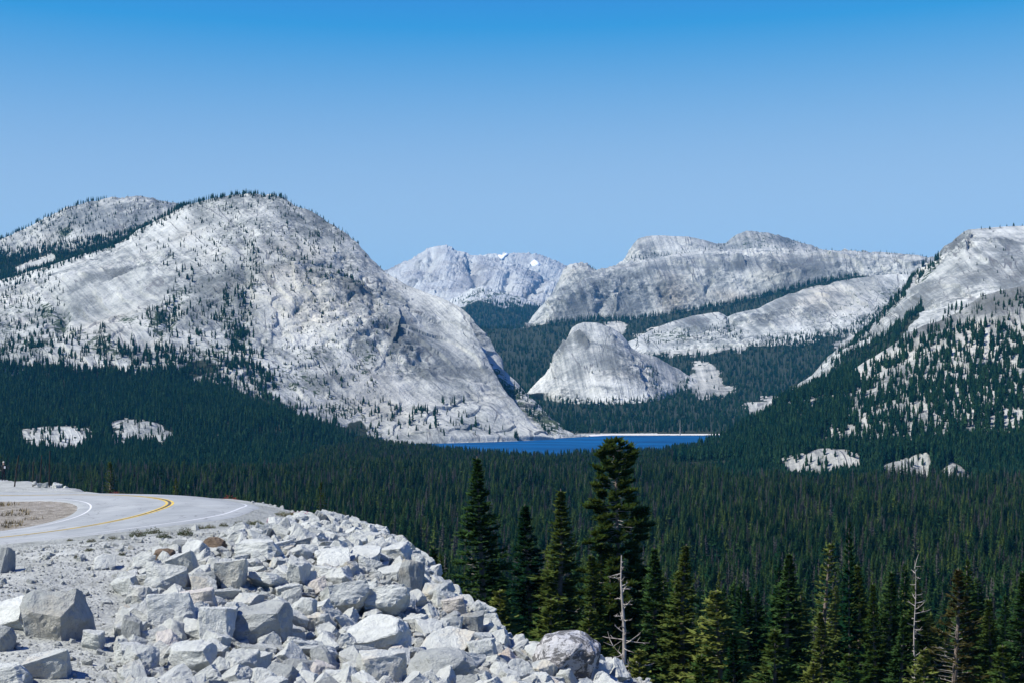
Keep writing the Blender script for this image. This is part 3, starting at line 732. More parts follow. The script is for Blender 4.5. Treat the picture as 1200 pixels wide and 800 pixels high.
def plateau(x, y):
    sh = np.shape(x); x = np.ravel(x); y = np.ravel(y); r = np.zeros(len(x))
    for s in range(0, len(x), 20000):
        d2 = (x[s:s+20000, None] - cp[None, :, 0]) ** 2 + (y[s:s+20000, None] - cp[None, :, 1]) ** 2
        r[s:s+20000] = (0.5 * d2 * np.log(d2 + 1e-9)) @ TW[:-3] + TW[-3] + TW[-2] * x[s:s+20000] + TW[-1] * y[s:s+20000]
    return r.reshape(sh)
EDGE_PX = [(0,562,150),(35,566,122),(70,572,97),(92,577,88),(150,579,82),(230,582.5,79),(300,589.5,75),(345,595,72),(400,605,66.5),(440,622,60.5),(470,640,55.8),(492,665,51),(512,690,48),(540,720,46),(570,745,45),(620,765,44),(700,792,43.5),(745,800,43)]
EDGE = [(-90, 175)] + [((a - 600) / F * c, c) for a, b, c in EDGE_PX] + [(6, 35), (8, 20), (9, 5), (9, -20)]
RC = (-22.1, 62.8)
def road_r(x, y):
    """0 at the inner edge of the bend, 1 at its outer edge (half ellipses, straight on beyond them to the left)"""
    dx = np.maximum(x - RC[0], 0); dy = y - RC[1]
    th = np.arctan2(dy / 9.3, dx / 7.75)
    ri = 1 / np.sqrt((np.cos(th) / 4.0) ** 2 + (np.sin(th) / 6.2) ** 2); ro = 1 / np.sqrt((np.cos(th) / 11.5) ** 2 + (np.sin(th) / 12.6) ** 2)
    th2 = np.arctan2(dy, dx)
    ri = 1 / np.sqrt((np.cos(th2) / 4.0) ** 2 + (np.sin(th2) / 6.2) ** 2); ro = 1 / np.sqrt((np.cos(th2) / 11.5) ** 2 + (np.sin(th2) / 12.6) ** 2)
    return (np.hypot(dx, dy) - ri) / (ro - ri)
def fill_z(x, y, rough=True):
    d, s = seg_dist(x, y, EDGE); d = d * s           # positive beyond the edge
    nx, ny = near_pt(x, y, EDGE); w = sm(0.0, 0.6, d)
    z = plateau(x * (1 - w) + nx * w, y * (1 - w) + ny * w)   # beyond the rim the bank falls away from its nearest rim point
    z = z - np.where(d > 0, 1.55 * (np.sqrt(np.minimum(d, 7) ** 2 + 0.2) - 0.447) + 0.8 * np.maximum(d - 7, 0), 0)
    r = road_r(x, y); onroad = (r > -0.08) & (r < 1.08) & (x < -9)
    if rough:
        g = 0.10 * fbm(x / 1.7, y / 1.7, 0 * x, 4, 3) + 0.35 * fbm(x / 6, y / 6, 0 * x, 2, 13) * sm(1.2, 2.0, r)
        z = z + np.where(onroad, 0, g * sm(0.08, 0.5, np.minimum(np.abs(r), np.abs(r - 1))))
        isl = (r < 0) & (x < RC[0] + 4.2)
        z = z + np.where(isl, 0.10 * sm(0.05, 0.5, -r) - 0.05 * sm(0.0, 0.05, -r), 0)
        z = z - np.where((r > 1.03) & (r < 1.25) & (y < 72), 0.04 * np.sin(pi * (r - 1.03) / 0.22), 0)
    return z
xs = np.concatenate([np.arange(-95, -30, 1.5), np.arange(-30, 9, 0.22), np.arange(9, 80, 3.0)]); ys = np.concatenate([np.arange(-20, 28, 1.5), np.arange(28, 85, 0.25), np.arange(85, 190, 1.6)])
FX, FY = np.meshgrid(xs, ys); FZ = fill_z(FX, FY)
FZ = np.maximum(FZ, ground_z(FX, FY) - 3)
FR = road_r(FX, FY)
idx = np.arange(FX.size).reshape(FX.shape)
FQ = np.stack([idx[:-1, :-1], idx[:-1, 1:], idx[1:, 1:], idx[1:, :-1]], -1).reshape(-1, 4)
me = mesh_np('roadside_ground', np.stack([FX, FY, FZ], -1).reshape(-1, 3), FQ, [])
fattr(me, 'island', ((FR < 0.02) & (FX < RC[0] + 4.3)).astype(float))
dE, sE = seg_dist(FX, FY, EDGE)
fattr(me, 'beyond', sm(4, 14, dE * sE))
fattr(me, 'near_road', sm(1.45, 1.05, FR) * (FX < -8.5))
k = NT('pale_granite_gravel'); o = k.coord('Object')
n1 = k.noise(o, 0.5, 5, 0.6); n2 = k.noise(o, 9.0, 5, 0.75); n3 = k.noise(o, 2.4, 5, 0.65)
vor = k.node('ShaderNodeTexVoronoi'); vor.inputs['Scale'].default_value = 11.0; k.link(o, vor.inputs['Vector'])
v = k.math('ADD', k.math('MULTIPLY', n1, 0.35), k.math('ADD', k.math('MULTIPLY', n2, 0.35), k.math('MULTIPLY', n3, 0.3)))
col = k.ramp(v, [(0.36, (0.17, 0.176, 0.16)), (0.5, (0.35, 0.36, 0.33)), (0.64, (0.485, 0.495, 0.455))])
gr = k.ramp(k.math('ADD', k.math('MULTIPLY', n3, 0.6), k.math('MULTIPLY', n2, 0.4)), [(0.34, (0.13, 0.115, 0.09)), (0.5, (0.30, 0.27, 0.22)), (0.64, (0.44, 0.41, 0.36))])
col = k.mix(k.attr('island'), col, gr)
col = k.mix(k.math('MULTIPLY', k.attr('near_road'), 0.6), col, (0.62, 0.64, 0.65), 'MULTIPLY')
col = k.mix(k.attr('beyond'), col, (0.10, 0.095, 0.07))
h = k.math('ADD', k.math('MULTIPLY', vor.outputs['Distance'], -0.5), k.math('ADD', k.math('MULTIPLY', n2, 0.8), n3))
k.bsdf(col, 0.95, k.bump(h, 0.07, 0.9), 0.1); me.materials.append(k.m)
structure('roadside_ground', me)

# --- road: asphalt sheet with painted lines above it
def ring_xy(r, th):
    dx, dy = np.cos(th), np.sin(th)
    ri = 1 / np.sqrt((dx / 4.0) ** 2 + (dy / 6.2) ** 2); ro = 1 / np.sqrt((dx / 11.5) ** 2 + (dy / 12.6) ** 2)
    q = ri + (ro - ri) * r
    return RC[0] + dx * q, RC[1] + dy * q
def road_line(r):
    """points of the bend at lateral position r: near straight, bend, far straight"""
    xs_ = np.linspace(-75, RC[0], 40, endpoint=False)
    th = np.linspace(-pi / 2, pi / 2, 140)
    bx, by = ring_xy(r, th)
    nx, ny = xs_, np.full(40, by[0]); fx = xs_[::-1]; fy = np.full(40, by[-1]) + 0.06 * (RC[0] - fx) ** 1.15
    return np.concatenate([nx, bx, fx]), np.concatenate([ny, by, fy])
def road_sheet(name, r0, r1, lift, mat, nr=2, skirt=False):
    rs = [(r, lift) for r in np.linspace(r0, r1, nr)]; Vs = []; lat = []
    if skirt: rs = [(r0 - 0.03, lift - 0.08)] + rs + [(r1 + 0.03, lift - 0.08)]
    for r, lf in rs:
        x, y = road_line(r); Vs.append(np.stack([x, y, fill_z(x, y, False) + lf], -1)); lat += [r] * len(x)
    Vs = np.array(Vs); R, N_ = Vs.shape[:2]; ix = np.arange(R * N_).reshape(R, N_)
    Fq = np.stack([ix[:-1, :-1], ix[:-1, 1:], ix[1:, 1:], ix[1:, :-1]], -1).reshape(-1, 4)
    me = mesh_np(name, Vs.reshape(-1, 3), Fq, [mat]); fattr(me, 'lat', lat); return me
k = NT('sun_bleached_asphalt'); o = k.coord('Object')
n1 = k.noise(o, 0.6, 5, 0.6); n2 = k.noise(o, 30, 3, 0.7); n3 = k.noise(k.mapping(o, (0.25, 1.6, 1)), 1.0, 4, 0.6)
v = k.math('ADD', k.math('MULTIPLY', n1, 0.4), k.math('ADD', k.math('MULTIPLY', n2, 0.25), k.math('MULTIPLY', n3, 0.35)))
col = k.ramp(v, [(0.34, (0.255, 0.27, 0.262)), (0.64, (0.36, 0.375, 0.365))])
la = k.math('ABSOLUTE', k.math('SUBTRACT', k.math('FRACT', k.math('MULTIPLY', k.attr('lat'), 4.0)), 0.5))      # wheel tracks: four darker bands
col = k.mix(k.math('MULTIPLY', k.math('SUBTRACT', 1.0, k.step(la, 0.08, 0.3)), k.math('MULTIPLY', n1, 0.45)), col, (0.70, 0.71, 0.73), 'MULTIPLY')
ck = k.math('ABSOLUTE', k.math('SUBTRACT', k.noise(o, 0.35, 3, 0.5, 0.6), 0.5)); ck = k.math('SUBTRACT', 1.0, k.step(ck, 0.001, 0.006))
col = k.mix(k.math('MULTIPLY', ck, 0.55), col, (0.12, 0.12, 0.125))
pt = k.step(k.noise(o, 0.11, 2, 0.4), 0.57, 0.585); col = k.mix(k.math('MULTIPLY', pt, 0.35), col, (0.72, 0.74, 0.77), 'MULTIPLY')
k.bsdf(col, 0.85, k.bump(n2, 0.01), 0.2); M_road = k.m
M_white = simple('worn_white_road_paint', (0.58, 0.585, 0.58), 0.7, 0.16, 9.0)
M_yellow = simple('yellow_road_paint', (0.56, 0.40, 0.085), 0.7, 0.3, 2.0)
M_tar = simple('dark_sealed_joint', (0.09, 0.08, 0.06), 0.8, 0.2, 3.0)
road = structure('road', road_sheet('road', 0.0, 1.0, 0.024, M_road, 24, True))
for r0, r1, m, nm in ((0.058, 0.069, M_white, 'edge_line'), (0.928, 0.939, M_white, 'edge_line'), (0.482, 0.496, M_yellow, 'centre_line'), (0.516, 0.530, M_yellow, 'centre_line'), (0.4985, 0.5135, M_tar, 'joint_line')):
    o = link(nm, road_sheet(nm, r0, r1, 0.029 if m is not M_tar else 0.0292, m, 2), road)

# ------------------------------------------------------------------ trees
def tube(V, Fs, pts, radii, sides=5):
    """append a tapering tube to lists V (verts) and Fs (quads)"""
    base = len(V); pts = [Vector(p) for p in pts]
    for i, p in enumerate(pts):
        d = (pts[min(i + 1, len(pts) - 1)] - pts[max(i - 1, 0)]).normalized()
        a = d.orthogonal().normalized(); b = d.cross(a)
        for s in range(sides):
            q = 2 * pi * s / sides
            V.append(p + (a * cos(q) + b * sin(q)) * radii[i])
    for i in range(len(pts) - 1):
        for s in range(sides):
            t = (s + 1) % sides
            Fs.append((base + i * sides + s, base + i * sides + t, base + (i + 1) * sides + t, base + (i + 1) * sides + s))

def crown_radius(t, style):
    """relative crown radius at height fraction t of the crown (0 foot, 1 tip)"""
    if style == 'pine':  return (0.72 + 0.28 * sin(pi * t)) * (1 - t ** 9) ** 0.5 * (0.8 + 0.2 * cos(t * 26))
    if style == 'sparse': return (0.35 + 0.65 * (1 - t)) * (1 - 0.3 * t)
    return (1 - t) ** 0.85 * min(1, 0.62 + t * 2.4) + 0.015

def hero_tree(seed, H, R, style='fir', foot=0.12, nbr=150, bare=0.15, bare_side=None, up=0.1, blade=0.36, thin=0.5, density=1.0, lean=0.0):
    """trunk + limbs mesh, crown mesh; every spray is a fan of narrow blades"""
    rd = random.Random(seed)
    V, Fs = [], []
    tp = []; ph = rd.random() * 6
    for i in range(13):
        q = i / 12; tp.append(Vector((0.012 * H * sin(q * 4 + ph) * q + lean * H * q * q, 0.010 * H * cos(q * 5 + ph) * q, H * q)))
    def axis(q):
        f = q * 12; i = min(11, int(f)); return tp[i].lerp(tp[i + 1], f - i)
    r0 = 0.011 * H + 0.06
    tube(V, Fs, tp, [r0 * (1 - 0.93 * i / 12) for i in range(13)], 7)
    nt = len(Fs)
    LV, LF = [], []
    ga = rd.random() * 6; 
    clump = [rd.uniform(0.55, 1.15) for _ in range(9)]
    for b in range(nbr):
        t = (b + rd.random()) / nbr; t = t ** 0.85
        q = foot + (1 - foot) * t * 0.985
        ga += 2.4 + rd.uniform(-0.5, 0.5); a = ga
        Rl = R * crown_radius(t, style) * rd.uniform(0.55, 1.12) * clump[int((a % (2 * pi)) / (2 * pi) * 8.99)] ** 0.7
        if Rl < 0.07: Rl = 0.07
        p0 = axis(q); el = (up + (0.75 if style != 'pine' else 0.35) * (t ** 2) - 0.25 * (1 - t)) + rd.uniform(-0.18, 0.18)
        d = Vector((cos(a) * cos(el), sin(a) * cos(el), sin(el)))
        isb = rd.random() < (bare if bare_side is None else (bare * (2.6 if cos(a - bare_side) > 0.2 and t < 0.75 else 0.4)))
        n = 5; pts = [p0]; cur = p0.copy(); dd = d.copy()
        for s in range(1, n):
            dd = (dd + Vector((rd.uniform(-.1, .1), rd.uniform(-.1, .1), rd.uniform(-.10, .02) + (0.10 if s > 2 else -0.05)))).normalized()
            cur = cur + dd * (Rl / (n - 1)); pts.append(cur.copy())
        br = 0.012 + 0.010 * Rl
        tube(V, Fs, pts, [br, br * 0.75, br * 0.55, br * 0.4, br * 0.2], 3)
        if isb:
            for s in range(5):
                f = rd.uniform(0.3, 0.95) * (n - 1); i = min(n - 2, int(f)); p = pts[i].lerp(pts[i + 1], f - i)
                e = (d + Vector((rd.uniform(-.9, .9), rd.uniform(-.9, .9), rd.uniform(-.4, .5)))).normalized() * Rl * rd.uniform(0.15, 0.32)
                tube(V, Fs, [p, p + e * 0.5, p + e], [br * 0.4, br * 0.3, br * 0.12], 3)
            if rd.random() < 0.6: continue
        ns = max(3, int(Rl / 0.17 * density))
        for s in range(ns):
            f = (0.22 + 0.78 * (s + rd.random()) / ns)
            if style == 'pine': f = 0.45 + 0.55 * f
            if isb: f = 0.65 + 0.35 * f
            f *= (n - 1); i = min(n - 2, int(f)); p = pts[i].lerp(pts[i + 1], f - i)
            side = d.cross(Vector((0, 0, 1))).normalized()
            for m in range(2 if style != 'pine' else 3):
                sg = 1 if m == 0 else -1
                tw = (d * rd.uniform(0.4, 1.0) + side * sg * rd.uniform(0.3, 1.1) + Vector((0, 0, rd.uniform(-0.35, 0.35) + (0.55 if style == 'pine' else 0.05)))).normalized()
                tl = blade * rd.uniform(0.8, 1.7) * (0.3 + 0.7 * min(1, Rl / 1.1))
                for z in range(4):
                    pp = p + tw * tl * 0.24 * z
                    bd = (tw * rd.uniform(0.6, 1.1) + Vector((rd.uniform(-1, 1), rd.uniform(-1, 1), rd.uniform(-0.7, 0.7))) * thin).normalized()
                    w = bd.cross(Vector((rd.uniform(-.5, .5), rd.uniform(-.5, .5), 1))).normalized() * blade * 0.24
                    bl_ = blade * rd.uniform(0.6, 1.1) * (0.45 + 0.55 * min(1, Rl / 0.9))
                    i0 = len(LV); LV += [pp - w, pp + w, pp + bd * bl_]; LF.append((i0, i0 + 1, i0 + 2))
    return V, Fs, nt, LV, LF

def hero_meshes(seed, needle, **kw):
    V, Fs, nt, LV, LF = hero_tree(seed, **kw)
    mi = np.array([0] * nt + [1] * (len(Fs) - nt))
    return (mesh_np('tree_trunk', np.array([tuple(v) for v in V]), np.array(Fs), [M_bark, M_twig], True, mi), mesh_np('tree_crown', np.array([tuple(v) for v in LV]), np.array(LF), [needle], False), kw['H'])

def dead_tree(name, label, px, top, Y, base_z, spec, seed, branches=26, Lb=1.6, gcat='dead tree', fork=False, tint=None):
    rd = random.Random(seed)
    topz = (HZ - top) / F * Y; H = topz - base_z
    root = thing(name, label, gcat, ((px - 600) / F * Y, Y, base_z))
    V, Fs = [], []; pts = [Vector((0.12 * sin(i * 1.1 + seed) * i / 12, 0.1 * cos(i + seed) * i / 12, H * i / 12)) for i in range(13)]
    r0 = spec
    tube(V, Fs, pts, [r0 * (1 - 0.88 * i / 12) for i in range(13)], 8)
    if fork: tube(V, Fs, [pts[12] - Vector((0, 0, 0.6)), pts[12] + Vector((0.15, 0, 0.05)), pts[12] + Vector((0.3, 0, 0.5))], [0.03, 0.025, 0.01], 5)
    link('trunk', mesh_np('dead_trunk', np.array([tuple(v) for v in V]), np.array(Fs), [M_dead]), root)
    for b in range(branches):
        q = 0.30 + 0.68 * (b + rd.random()) / branches; f = q * 12; i = min(11, int(f)); p = pts[i].lerp(pts[i + 1], f - i)
        a = rd.random() * 2 * pi; L = Lb * (1.15 - q) * rd.uniform(0.6, 1.6); el = rd.uniform(-0.5, 0.5)
        V, Fs = [], []; d = Vector((cos(a) * cos(el), sin(a) * cos(el), sin(el))); cur = p.copy(); bp = [cur.copy()]
        for s in range(4):
            d = (d + Vector((rd.uniform(-.2, .2), rd.uniform(-.2, .2), rd.uniform(-.05, .25)))).normalized(); cur = cur + d * L / 4; bp.append(cur.copy())
        tube(V, Fs, bp, [0.036, 0.03, 0.025, 0.018, 0.008], 4)
        for s in range(3):
            j = rd.randint(1, 3); e = (d + Vector((rd.uniform(-1, 1), rd.uniform(-1, 1), rd.uniform(-.5, .6)))).normalized() * L * rd.uniform(.2, .4)
            tube(V, Fs, [bp[j], bp[j] + e * .5, bp[j] + e], [0.018, 0.013, 0.006], 3)
        link('branch', mesh_np('dead_branch', np.array([tuple(v) for v in V]), np.array(Fs), [M_dead]), root)
    return root

def forest_tree_mesh(seed, nb, H=1.0, R=0.12, foot=0.1, needle=None, sub=2, trunk=True, name='forest_conifer', core=0.5, sw=1.0):
    """unit-height conifer: whorls of folded sprays round a thin trunk"""
    rd = random.Random(seed); V = []; T = []; V2, F2 = [], []
    ga = 0
    def spray(p, d, L, w):
        sd_ = d.cross(Vector((0, 0, 1))).normalized() * w
        m = p + d * L * 0.5; i0 = len(V)
        V.extend([p, m + sd_ - Vector((0, 0, w * 0.35)), p + d * L, m - sd_ - Vector((0, 0, w * 0.35))])
        T.append((i0, i0 + 1, i0 + 2)); T.append((i0, i0 + 2, i0 + 3))
    for b in range(nb):
        t = ((b + rd.random()) / nb) ** 0.9; q = foot + (1 - foot) * t * 0.97; ga += 2.4 + rd.uniform(-.6, .6)
        r = R * ((1 - t) ** 0.75 * min(1, 0.6 + 2 * t) + 0.06) * rd.uniform(0.6, 1.25)
        el = -0.35 + 0.9 * t + rd.uniform(-.25, .25)
        d = Vector((cos(ga) * cos(el), sin(ga) * cos(el), sin(el)))
        p = Vector((0, 0, H * q)); spray(p, d, r, (r * 0.30 + 0.006) * sw)
        for s in range(sub):
            sg = 1 if s % 2 == 0 else -1; a2 = ga + sg * rd.uniform(0.4, 0.9)
            d2 = Vector((cos(a2) * cos(el), sin(a2) * cos(el), sin(el + rd.uniform(-.3, .3)))); spray(p + d * r * rd.uniform(0.25, 0.6), d2, r * rd.uniform(0.4, 0.65), (r * 0.16 + 0.004) * sw)
    spray(Vector((0, 0, H * 0.9)), Vector((0.02, 0.01, 1)).normalized(), H * 0.10, 0.006)
    if core:
        rings = 7; i0 = len(V)
        for i in range(rings):                         # the close inner foliage
            t = i / rings; q = H * (foot * 0.7 + (1 - foot * 0.7) * t); rr = R * core * ((1 - t) ** 0.8 * min(1, 0.5 + 2.2 * t))
            for s in range(6):
                a = s * pi / 3 + i * 0.5 + rd.uniform(-.3, .3); f = rr * (rd.uniform(0.55, 1.35)); V.append(Vector((cos(a) * f, sin(a) * f, q + rd.uniform(-.02, .02))))
        V.append(Vector((0, 0, H * 0.97))); tip = len(V) - 1
        for i in range(rings):
            for s in range(6):
                a = i0 + i * 6 + s; b = i0 + i * 6 + (s + 1) % 6
                if i == rings - 1: T.append((a, b, tip))
                else: T.append((a, b, b + 6)); T.append((a, b + 6, a + 6))
    Vn = np.array([tuple(v) for v in V]); Fn = [np.array(T)]; mi = [0] * len(T)
    if trunk:
        tube(V2, F2, [(0, 0, -0.02), (0.004, 0, 0.4), (0, 0.003, 0.95)], [0.009, 0.007, 0.002], 4)
        Fn.append(np.array(F2) + len(Vn)); Vn = np.concatenate([Vn, np.array([tuple(v) for v in V2])]); mi += [1] * len(F2)
    return mesh_np(name, Vn, Fn, [needle or M_needle, M_bark], False, mi)

# hero trees: name, look, column, top row, distance, crown half width (m), mesh
HM = {
  'fir':    hero_meshes(1, M_needle,   H=23.0, R=2.5, style='fir', nbr=300, bare=0.20, bare_side=pi * 0.95, foot=0.10, density=1.7),
  'fir2':   hero_meshes(2, M_needle_o, H=20.0, R=2.2, style='fir', nbr=270, bare=0.15, foot=0.10, density=1.4),
  'fir3':   hero_meshes(3, M_needle,   H=20.0, R=2.4, style='fir', nbr=270, bare=0.08, foot=0.08, density=1.4),
  'pine':   hero_meshes(4, M_needle_o, H=28.0, R=3.1, style='pine', nbr=330, bare=0.05, foot=0.15, up=0.05, blade=0.42, density=1.5),
  'thin':   hero_meshes(5, M_needle_o, H=19.0, R=1.3, style='sparse', nbr=80, bare=0.25, foot=0.3, up=0.25, density=0.8),
  'bronze': hero_meshes(6, M_needle_b, H=18.0, R=2.9, style='fir', nbr=150, bare=0.34, bare_side=pi, foot=0.12, up=0.3, density=0.75),
  'bushy':  hero_meshes(8, M_needle_o, H=12.0, R=2.6, style='fir', nbr=130, bare=0.05, foot=0.04, density=1.0),
  'small':  hero_meshes(9, M_needle_o, H=5.0, R=0.95, style='fir', nbr=70, bare=0.08, foot=0.06, blade=0.22, density=1.3),
}
def hero(kind, px, top, Y, label, wscale=1.0, base=None, name='conifer', rz=0.0, group=None, cat='tree'):
    tm, cm, H = HM[kind]; x = (px - 600) / F * Y
    tz = (HZ - top) / F * Y; bz = float(ground_z(np.array([x]), np.array([float(Y)]))[0]) - 0.3 if base is None else base
    if base is None: bz = max(bz, float(fill_z(np.array([x]), np.array([float(Y)]))[0]) - 0.2)
    s = (tz - bz) / H; wscale = wscale * 1.6
    root = thing(name, label, cat, (x, Y, bz), group); root.rotation_euler = (0, 0, rz); root.scale = (s * wscale, s * wscale, s)
    link('trunk', tm, root); link('crown', cm, root)
    return root
hero('fir', 566, 534, 105, 'tall dark fir with pale bare twigs down its sunny side, right of the rock slope', 0.95, name='fir_tree')
hero('fir3', 622, 590, 118, 'dark fir between the tall twiggy fir and the paler olive fir', 1.0, name='fir_tree', rz=1.0)
hero('fir2', 655, 572, 114, 'olive green fir just beside the big round-topped pine', 1.0, name='fir_tree', rz=2.0)
hero('pine', 727, 511, 125, 'tallest pine, round topped, with layered olive foliage reaching up to the lake', 0.68, name='pine_tree', rz=0.4)
hero('fir2', 803, 637, 108, 'fir with a stretch of pale trunk showing, beside the bleached dead tree', 1.05, name='fir_tree', rz=3.3)
hero('fir3', 503, 640, 135, 'small dark fir half hidden behind the end of the rock slope', 0.9, name='fir_tree', rz=4.0)
hero('fir3', 923, 648, 118, 'broad dark fir beside the thin upswept pine', 1.1, name='fir_tree', rz=5.0)
hero('thin', 967, 636, 128, 'thin sparse pine with few upswept pale branches', 1.0, name='pine_tree', rz=0.5)
hero('fir2', 1004, 660, 122, 'narrow olive fir just beyond the thin upswept pine', 0.85, name='fir_tree', rz=0.9)
hero('fir2', 1024, 682, 108, 'olive fir with a bare pale trunk near its foot, beside the grey snag', 0.8, name='fir_tree', rz=5.5)
hero('bronze', 1118, 664, 98, 'bronze tinted fir full of bare pale branches', 1.0, name='fir_tree', rz=0.2)
hero('fir3', 1196, 668, 108, 'dense dark fir beyond the bronze fir, cut by the picture edge', 1.0, name='fir_tree', rz=2.5)
hero('bushy', 843, 690, 104, 'bushy olive fir in front of the dark forest, next to the pale-trunked fir', 1.1, name='fir_tree', rz=1.5)
FILL = [('bushy', 590, 690, 88, 'bushy olive fir at the foot of the tall twiggy fir'), ('fir2', 692, 648, 108, 'olive fir in the gap between the round-topped pine and the firs beside it'), ('fir3', 765, 640, 116, 'dark fir standing in the shade side of the round-topped pine'),
        ('bushy', 640, 700, 84, 'bushy fir just above the lichen speckled boulder'), ('bushy', 690, 715, 80, 'low bushy fir beside the foot of the bleached dead tree'), ('fir3', 880, 690, 112, 'dark fir next to the bushy olive fir'),
        ('fir2', 960, 715, 96, 'olive fir below the thin upswept pine'), ('bushy', 905, 735, 85, 'bushy fir in front of the broad dark fir'), ('fir3', 1055, 720, 96, 'dark fir at the foot of the grey snag'),
        ('fir2', 1160, 700, 100, 'olive fir between the bronze fir and the dense dark fir'), ('bushy', 1000, 765, 75, 'bushy fir top low in front of the bare-footed fir'), ('bushy', 825, 765, 74, 'bushy fir top beside the small lichen boulder'),
        ('fir2', 545, 690, 92, 'olive fir peeping over the broken rocks below the tall fir'), ('bushy', 745, 760, 70, 'young bushy fir right beside the dead tree foot'), ('bushy', 1085, 760, 78, 'bushy fir in front of the bronze fir'),
        ('bushy', 1180, 755, 80, 'bushy fir in front of the dense dark fir'), ('fir3', 860, 740, 88, 'dark fir top in front of the bushy olive fir'), ('fir3', 1040, 668, 132, 'slim dark fir behind the grey snag'), ('bushy', 950, 775, 70, 'lowest bushy fir top under the broad dark fir')]
for q, (kd, a, b, c, lb) in enumerate(FILL): hero(kd, a, b, c, lb, 1.0, name='fir_tree', rz=q * 1.3)
hero('small', 376, 565, 76, 'small olive conifer at the rim where gravel meets the rocks', 0.95, float(world_of(376, 600, 76)[2]) - 0.3, 'young_fir')
hero('small', 206, 560, 84, 'small bright green conifer just beyond the far edge of the road', 0.9, float(world_of(206, 583, 84)[2]) - 0.3, 'young_fir', 2.0)
hero('small', 129, 541, 96, 'pale sparse conifer beyond the road with open top', 1.0, float(world_of(129, 580, 96)[2]) - 0.5, 'young_fir', 4.0)
dead_tree('dead_tree', 'bleached dead tree with bare twisted branches before the round-topped pine', 730, 650, 78, -24.0, 0.24, 5, 58, 2.3)
dead_tree('dead_tree', 'thin grey forked snag beside the bronze fir', 1072, 656, 112, -30.0, 0.12, 9, 40, 2.0, fork=True)

# forest conifers: unit meshes, near ones are single objects, the rest one mass
FT = [forest_tree_mesh(100 + i, 90, R=r * 1.25, foot=f_, needle=m) for i, (r, f_, m) in enumerate([(0.105, 0.10, M_needle), (0.13, 0.08, M_needle), (0.09, 0.16, M_needle_om), (0.12, 0.12, M_needle), (0.11, 0.14, M_needle_om)])]
M_dying = foliage_mat('dying_grey_needles', (0.045, 0.045, 0.042), (0.11, 0.105, 0.095))
FT.append(forest_tree_mesh(120, 60, R=0.09, foot=0.15, needle=M_dying, sub=1, core=0.3))     # a grey dying one
FN = [forest_tree_mesh(160 + i, 320, R=r, foot=f_, needle=m, sub=4, core=0, sw=0.55) for i, (r, f_, m) in enumerate([(0.115, 0.06, M_needle), (0.14, 0.05, M_needle), (0.10, 0.10, M_needle_o), (0.13, 0.06, M_needle), (0.12, 0.08, M_needle_o), (0.10, 0.12, M_dying)])]
FD = [forest_tree_mesh(140 + i, 26, R=r, foot=f_, needle=M_needle_far, sub=1, name='distant_conifer', core=0.62) for i, (r, f_) in enumerate([(0.17, 0.05), (0.21, 0.03), (0.15, 0.08), (0.25, 0.04)])]

def scatter_mass(name, pts, scl, wid, idx_, sources, tilt=0.0):
    """one object of kind stuff: instances of the source trees' meshes at pts"""
    me = bpy.data.meshes.new(name); P = np.asarray(pts, np.float32)
    me.vertices.add(len(P)); me.vertices.foreach_set('co', P.ravel())
    rz = RNG.random(len(P)) * 6.283
    for nm, v in (('sz', scl), ('wd', wid), ('rz', rz), ('rx', RNG.normal(0, 1, len(P)) * tilt), ('ry', RNG.normal(0, 1, len(P)) * tilt)):
        a = me.attributes.new(nm, 'FLOAT', 'POINT'); a.data.foreach_set('value', np.asarray(v, np.float32))
    a = me.attributes.new('ix', 'INT', 'POINT'); a.data.foreach_set('value', np.asarray(idx_, np.int32))
    me.update()
    o = link(name, me); o['kind'] = 'stuff'
    g = bpy.data.node_groups.new(name, 'GeometryNodeTree')
    g.interface.new_socket('Geometry', in_out='INPUT', socket_type='NodeSocketGeometry'); g.interface.new_socket('Geometry', in_out='OUTPUT', socket_type='NodeSocketGeometry')
    N = g.nodes; L = g.links
    gi = N.new('NodeGroupInput'); go = N.new('NodeGroupOutput'); ip = N.new('GeometryNodeInstanceOnPoints'); jn = N.new('GeometryNodeJoinGeometry')
    for s in sources:
        oi = N.new('GeometryNodeObjectInfo'); oi.transform_space = 'ORIGINAL'; oi.inputs['Object'].default_value = s; oi.inputs['As Instance'].default_value = True
        L.new(oi.outputs['Geometry'], jn.inputs[0])
    def at(nm, typ='FLOAT'):
        n = N.new('GeometryNodeInputNamedAttribute'); n.data_type = typ; n.inputs['Name'].default_value = nm; return n.outputs[0]
    cs = N.new('ShaderNodeCombineXYZ'); w = at('wd'); L.new(w, cs.inputs[0]); L.new(w, cs.inputs[1]); L.new(at('sz'), cs.inputs[2])
    cr = N.new('ShaderNodeCombineXYZ'); L.new(at('rz'), cr.inputs[2]); L.new(at('rx'), cr.inputs[0]); L.new(at('ry'), cr.inputs[1])
    L.new(gi.outputs[0], ip.inputs['Points']); L.new(jn.outputs[0], ip.inputs['Instance']); ip.inputs['Pick Instance'].default_value = True
    L.new(at('ix', 'INT'), ip.inputs['Instance Index']); L.new(cr.outputs[0], ip.inputs['Rotation']); L.new(cs.outputs[0], ip.inputs['Scale'])
    L.new(ip.outputs[0], go.inputs[0])
    md = o.modifiers.new('scatter', 'NODES'); md.node_group = g
    return o

